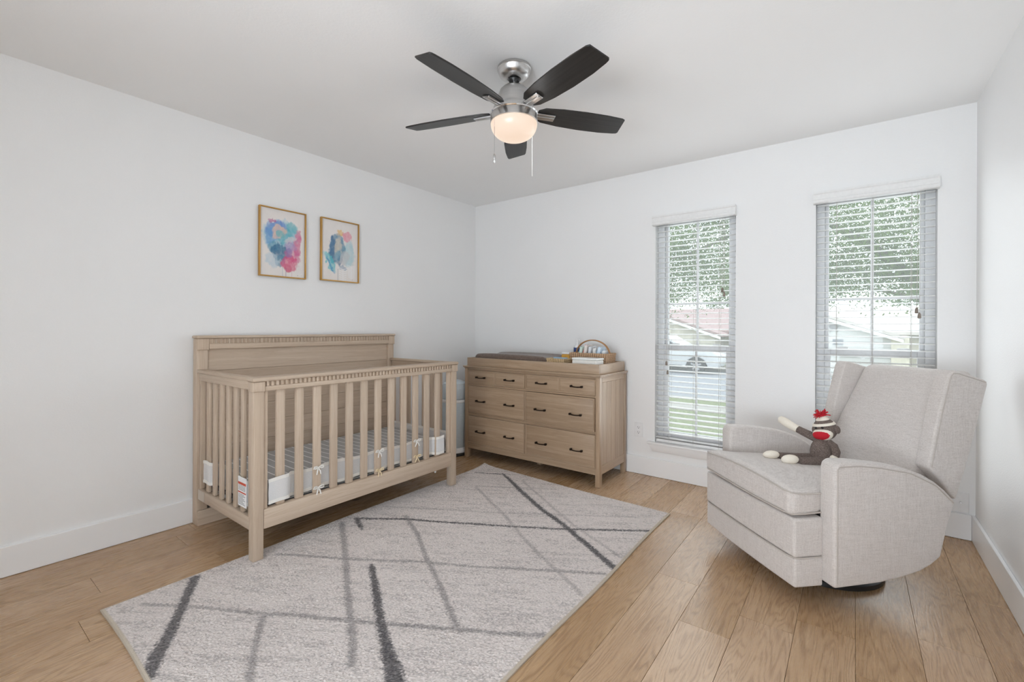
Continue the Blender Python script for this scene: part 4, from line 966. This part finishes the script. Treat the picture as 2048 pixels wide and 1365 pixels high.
def car():
    t = thing('car', 'white car parked along the far kerb of the street', 'car', (-3.0, 18.95, GZ-.10))
    wm = plain('car_paint', (.55, .56, .57, 1), .2); gm = plain('car_glass', (.05, .06, .07, 1), .08); bm_ = plain('tyre', (.02, .02, .02, 1), .8); rim = plain('alloy', (.35, .35, .37, 1), .35, .8); dk = plain('car_trim', (.03, .03, .03, 1), .6)
    body = [(-2.2, .30), (-2.25, .55), (-2.2, .88), (-1.2, .96), (.75, .97), (1.9, .86), (2.16, .72), (2.2, .50), (2.12, .28), (1.75, .24), (1.62, .52), (1.32, .66), (1.02, .52), (.90, .22), (-1.0, .22), (-1.12, .52), (-1.42, .66), (-1.72, .52), (-1.86, .28)]
    MB().prism(body, 'y', -.88, .88).build('car_body', wm, t, bevel=.05, seg=2)
    MB().prism([(-2.05, .94), (-1.6, 1.36), (-1.1, 1.46), (.1, 1.44), (.95, .96)], 'y', -.74, .74).build('cabin', wm, t, bevel=.05, seg=2)
    for y0, y1 in ((-.765, -.742), (.742, .765)):
        MB().prism([(-1.75, 1.0), (-1.45, 1.34), (-.55, 1.38), (-.55, 1.0)], 'y', y0, y1).build('side_window', gm, t); MB().prism([(-.47, 1.0), (-.47, 1.38), (.05, 1.36), (.72, 1.0)], 'y', y0, y1).build('side_window', gm, t)
    for x in (1.32, -1.42):
        for y0, y1, yr in ((-.90, -.68, -.905), (.68, .90, .905)):
            wv = MB(); wv.lathe([(.20, 0), (.325, .02), (.33, .06), (.33, .16), (.325, .20), (.20, .22)], 28); wv.v = [(x+a, y0+c, .33+b) for a, b, c in wv.v]; wo = wv.build('wheel', bm_, t, smooth=True)
            for k in range(5):
                a = 2*PI*k/5+.3; MB().prism([(x+.03*math.cos(a+1.57), .33+.03*math.sin(a+1.57)), (x+.03*math.cos(a-1.57), .33+.03*math.sin(a-1.57)), (x+.2*math.cos(a-.16), .33+.2*math.sin(a-.16)), (x+.2*math.cos(a+.16), .33+.2*math.sin(a+.16))], 'y', min(yr, y0 if yr < 0 else y1), max(yr, y0 if yr < 0 else y1)).build('spoke', rim, wo)
    MB().box(2.05, 2.17, -.86, -.5, .62, .74).build('headlight', plain('lamp_lens', (.6, .62, .65, 1), .1), t, bevel=.02); MB().box(2.05, 2.17, .5, .86, .62, .74).build('headlight', bpy.data.materials['lamp_lens'], t, bevel=.02)
    MB().box(-.9, .8, -.895, -.882, .24, .32).build('sill_trim', dk, t)
    return t
cr = car(); cr.location.x = PYp(1392, 722, 18.07)[0]-1.32
def leaf_mat(name, c):
    m, nt, b = mk(name); out = nt.nodes['Material Output']; df = N(nt, 'ShaderNodeBsdfDiffuse'); tl = N(nt, 'ShaderNodeBsdfTranslucent'); ms = N(nt, 'ShaderNodeMixShader'); ms.inputs[0].default_value = .45
    n = noise(nt, coords(nt, (2.5, 2.5, 2.5), rnd=False), 1, 3); cc = ramp(nt, n, [(.3, tuple(x*.75 for x in c[:3])+(1,)), (.7, c)])
    nt.nodes.remove(b); nt.links.new(cc, df.inputs[0]); nt.links.new(cc, tl.inputs[0]); nt.links.new(df.outputs[0], ms.inputs[1]); nt.links.new(tl.outputs[0], ms.inputs[2]); nt.links.new(ms.outputs[0], out.inputs[0]); return m
bark = plain('bark', srgb(112, 104, 100), .95, grain=.3, gscale=14)
def leaves(centres, n, size, seed):
    r = np.random.default_rng(seed); vs = []; fs = []
    for (c, rad) in centres:
        k = int(n*rad[0]*rad[2]); 
        # sub-clumps of leaves
        for _ in range(max(3, k//40)):
            d = r.normal(size=3); d /= np.linalg.norm(d); p = np.array(c)+d*np.array(rad)*r.random()**.4; cr_ = r.uniform(.10, .20)*(1 if size < .1 else 2.6)
            for _ in range(40):
                q = p+r.normal(0, cr_, 3); a = r.normal(size=3); a /= np.linalg.norm(a); b = np.cross(a, r.normal(size=3)); b /= np.linalg.norm(b); L = size*r.uniform(.7, 1.3)
                i = len(vs); vs += [tuple(q-a*L*.5), tuple(q+b*L*.22), tuple(q+a*L*.5), tuple(q-b*L*.22)]; fs.append((i, i+1, i+2, i+3))
    return MB().add(vs, fs)
def yard_tree():
    t = thing('oak_tree', 'leafy oak tree in the front yard, seen through both windows', 'tree', (4.9, 10.3, GZ)); O = np.array([4.9, 10.3, GZ]); lo = lambda p: tuple(np.array(p)-O)
    MB().tube([lo(p) for p in [(4.9, 10.3, GZ), (4.88, 10.3, .4), (4.75, 10.28, 1.25)]], [.24, .20, .17], 12).build('trunk', bark, t, smooth=True)
    for pts, r_ in (([(4.76, 10.28, 1.2), (4.3, 10.1, 1.72), (3.92, 10.0, 2.05), (3.40, 9.9, 2.60), (2.8, 9.8, 3.05), (2.2, 9.7, 3.25)], [.13, .10, .085, .07, .05, .03]), ([(3.92, 10.0, 2.05), (3.2, 9.6, 2.15), (2.6, 9.3, 2.2)], [.05, .03, .015]), ([(4.75, 10.28, 1.25), (5.1, 10.4, 2.2), (5.6, 10.3, 3.3)], [.14, .10, .06]), ([(2.6, 9.75, 3.12), (1.6, 9.5, 3.1), (.6, 9.4, 2.7), (-.2, 9.3, 2.5)], [.045, .035, .025, .012]), ([(4.76, 10.28, 1.25), (4.3, 11, 1.7), (3.4, 11.6, 2.0)], [.08, .05, .02])):
        MB().tube([lo(p) for p in pts], r_, 10).build('branch', bark, t, smooth=True)
    C_ = [((.4, 9.6, 2.7), (1.3, 1.2, .95)), ((1.7, 9.6, 3.2), (1.2, 1.2, .8)), ((3.1, 9.8, 2.55), (1.2, 1.2, .85)), ((4.3, 9.7, 2.5), (.9, 1.0, .7)), ((3.6, 10.1, 3.5), (1.6, 1.2, .8)), ((-.6, 9.8, 3.3), (1.1, 1.1, .9)), ((.8, 9.6, 3.8), (1.6, 1.2, .6)), ((.35, 9.4, 2.1), (1.0, .8, .42)), ((3.3, 9.6, 2.1), (1.2, .8, .40))]
    f = leaves([(lo(c), r) for c, r in C_], 11000, .050, 3).build('foliage', leaf_mat('oak_leaf', srgb(112, 134, 78)), t); f['kind'] = 'stuff'
yard_tree()
def far_tree(x, y, h, rad, label, seed, c):
    t = thing('background_tree', label, 'tree', (x, y, -1.4), group='trees behind the houses')
    MB().tube([(0, 0, 0), (.1, 0, h*.4), (0, .1, h*.7)], [.35, .25, .12], 8).build('trunk', bark, t, smooth=True)
    f = leaves([((0, 0, h*.7), (rad, rad, h*.34)), ((rad*.5, 0, h*.55), (rad*.7, rad, h*.3)), ((-rad*.5, 0, h*.55), (rad*.7, rad, h*.3))], 620, .24, seed).build('foliage', leaf_mat('far_leaf_%d' % seed, c), t); f['kind'] = 'stuff'
far_tree(-14.5, 38, 9.5, 4.5, 'rounded tree behind the pink-roofed house', 41, srgb(112, 132, 92))
far_tree(-2.6, 44, 10.5, 4.2, 'tall tree rising between the two houses', 42, srgb(120, 140, 96))
far_tree(10.5, 46, 8.5, 4.5, 'tree behind the garage house with the star', 43, srgb(118, 138, 100))
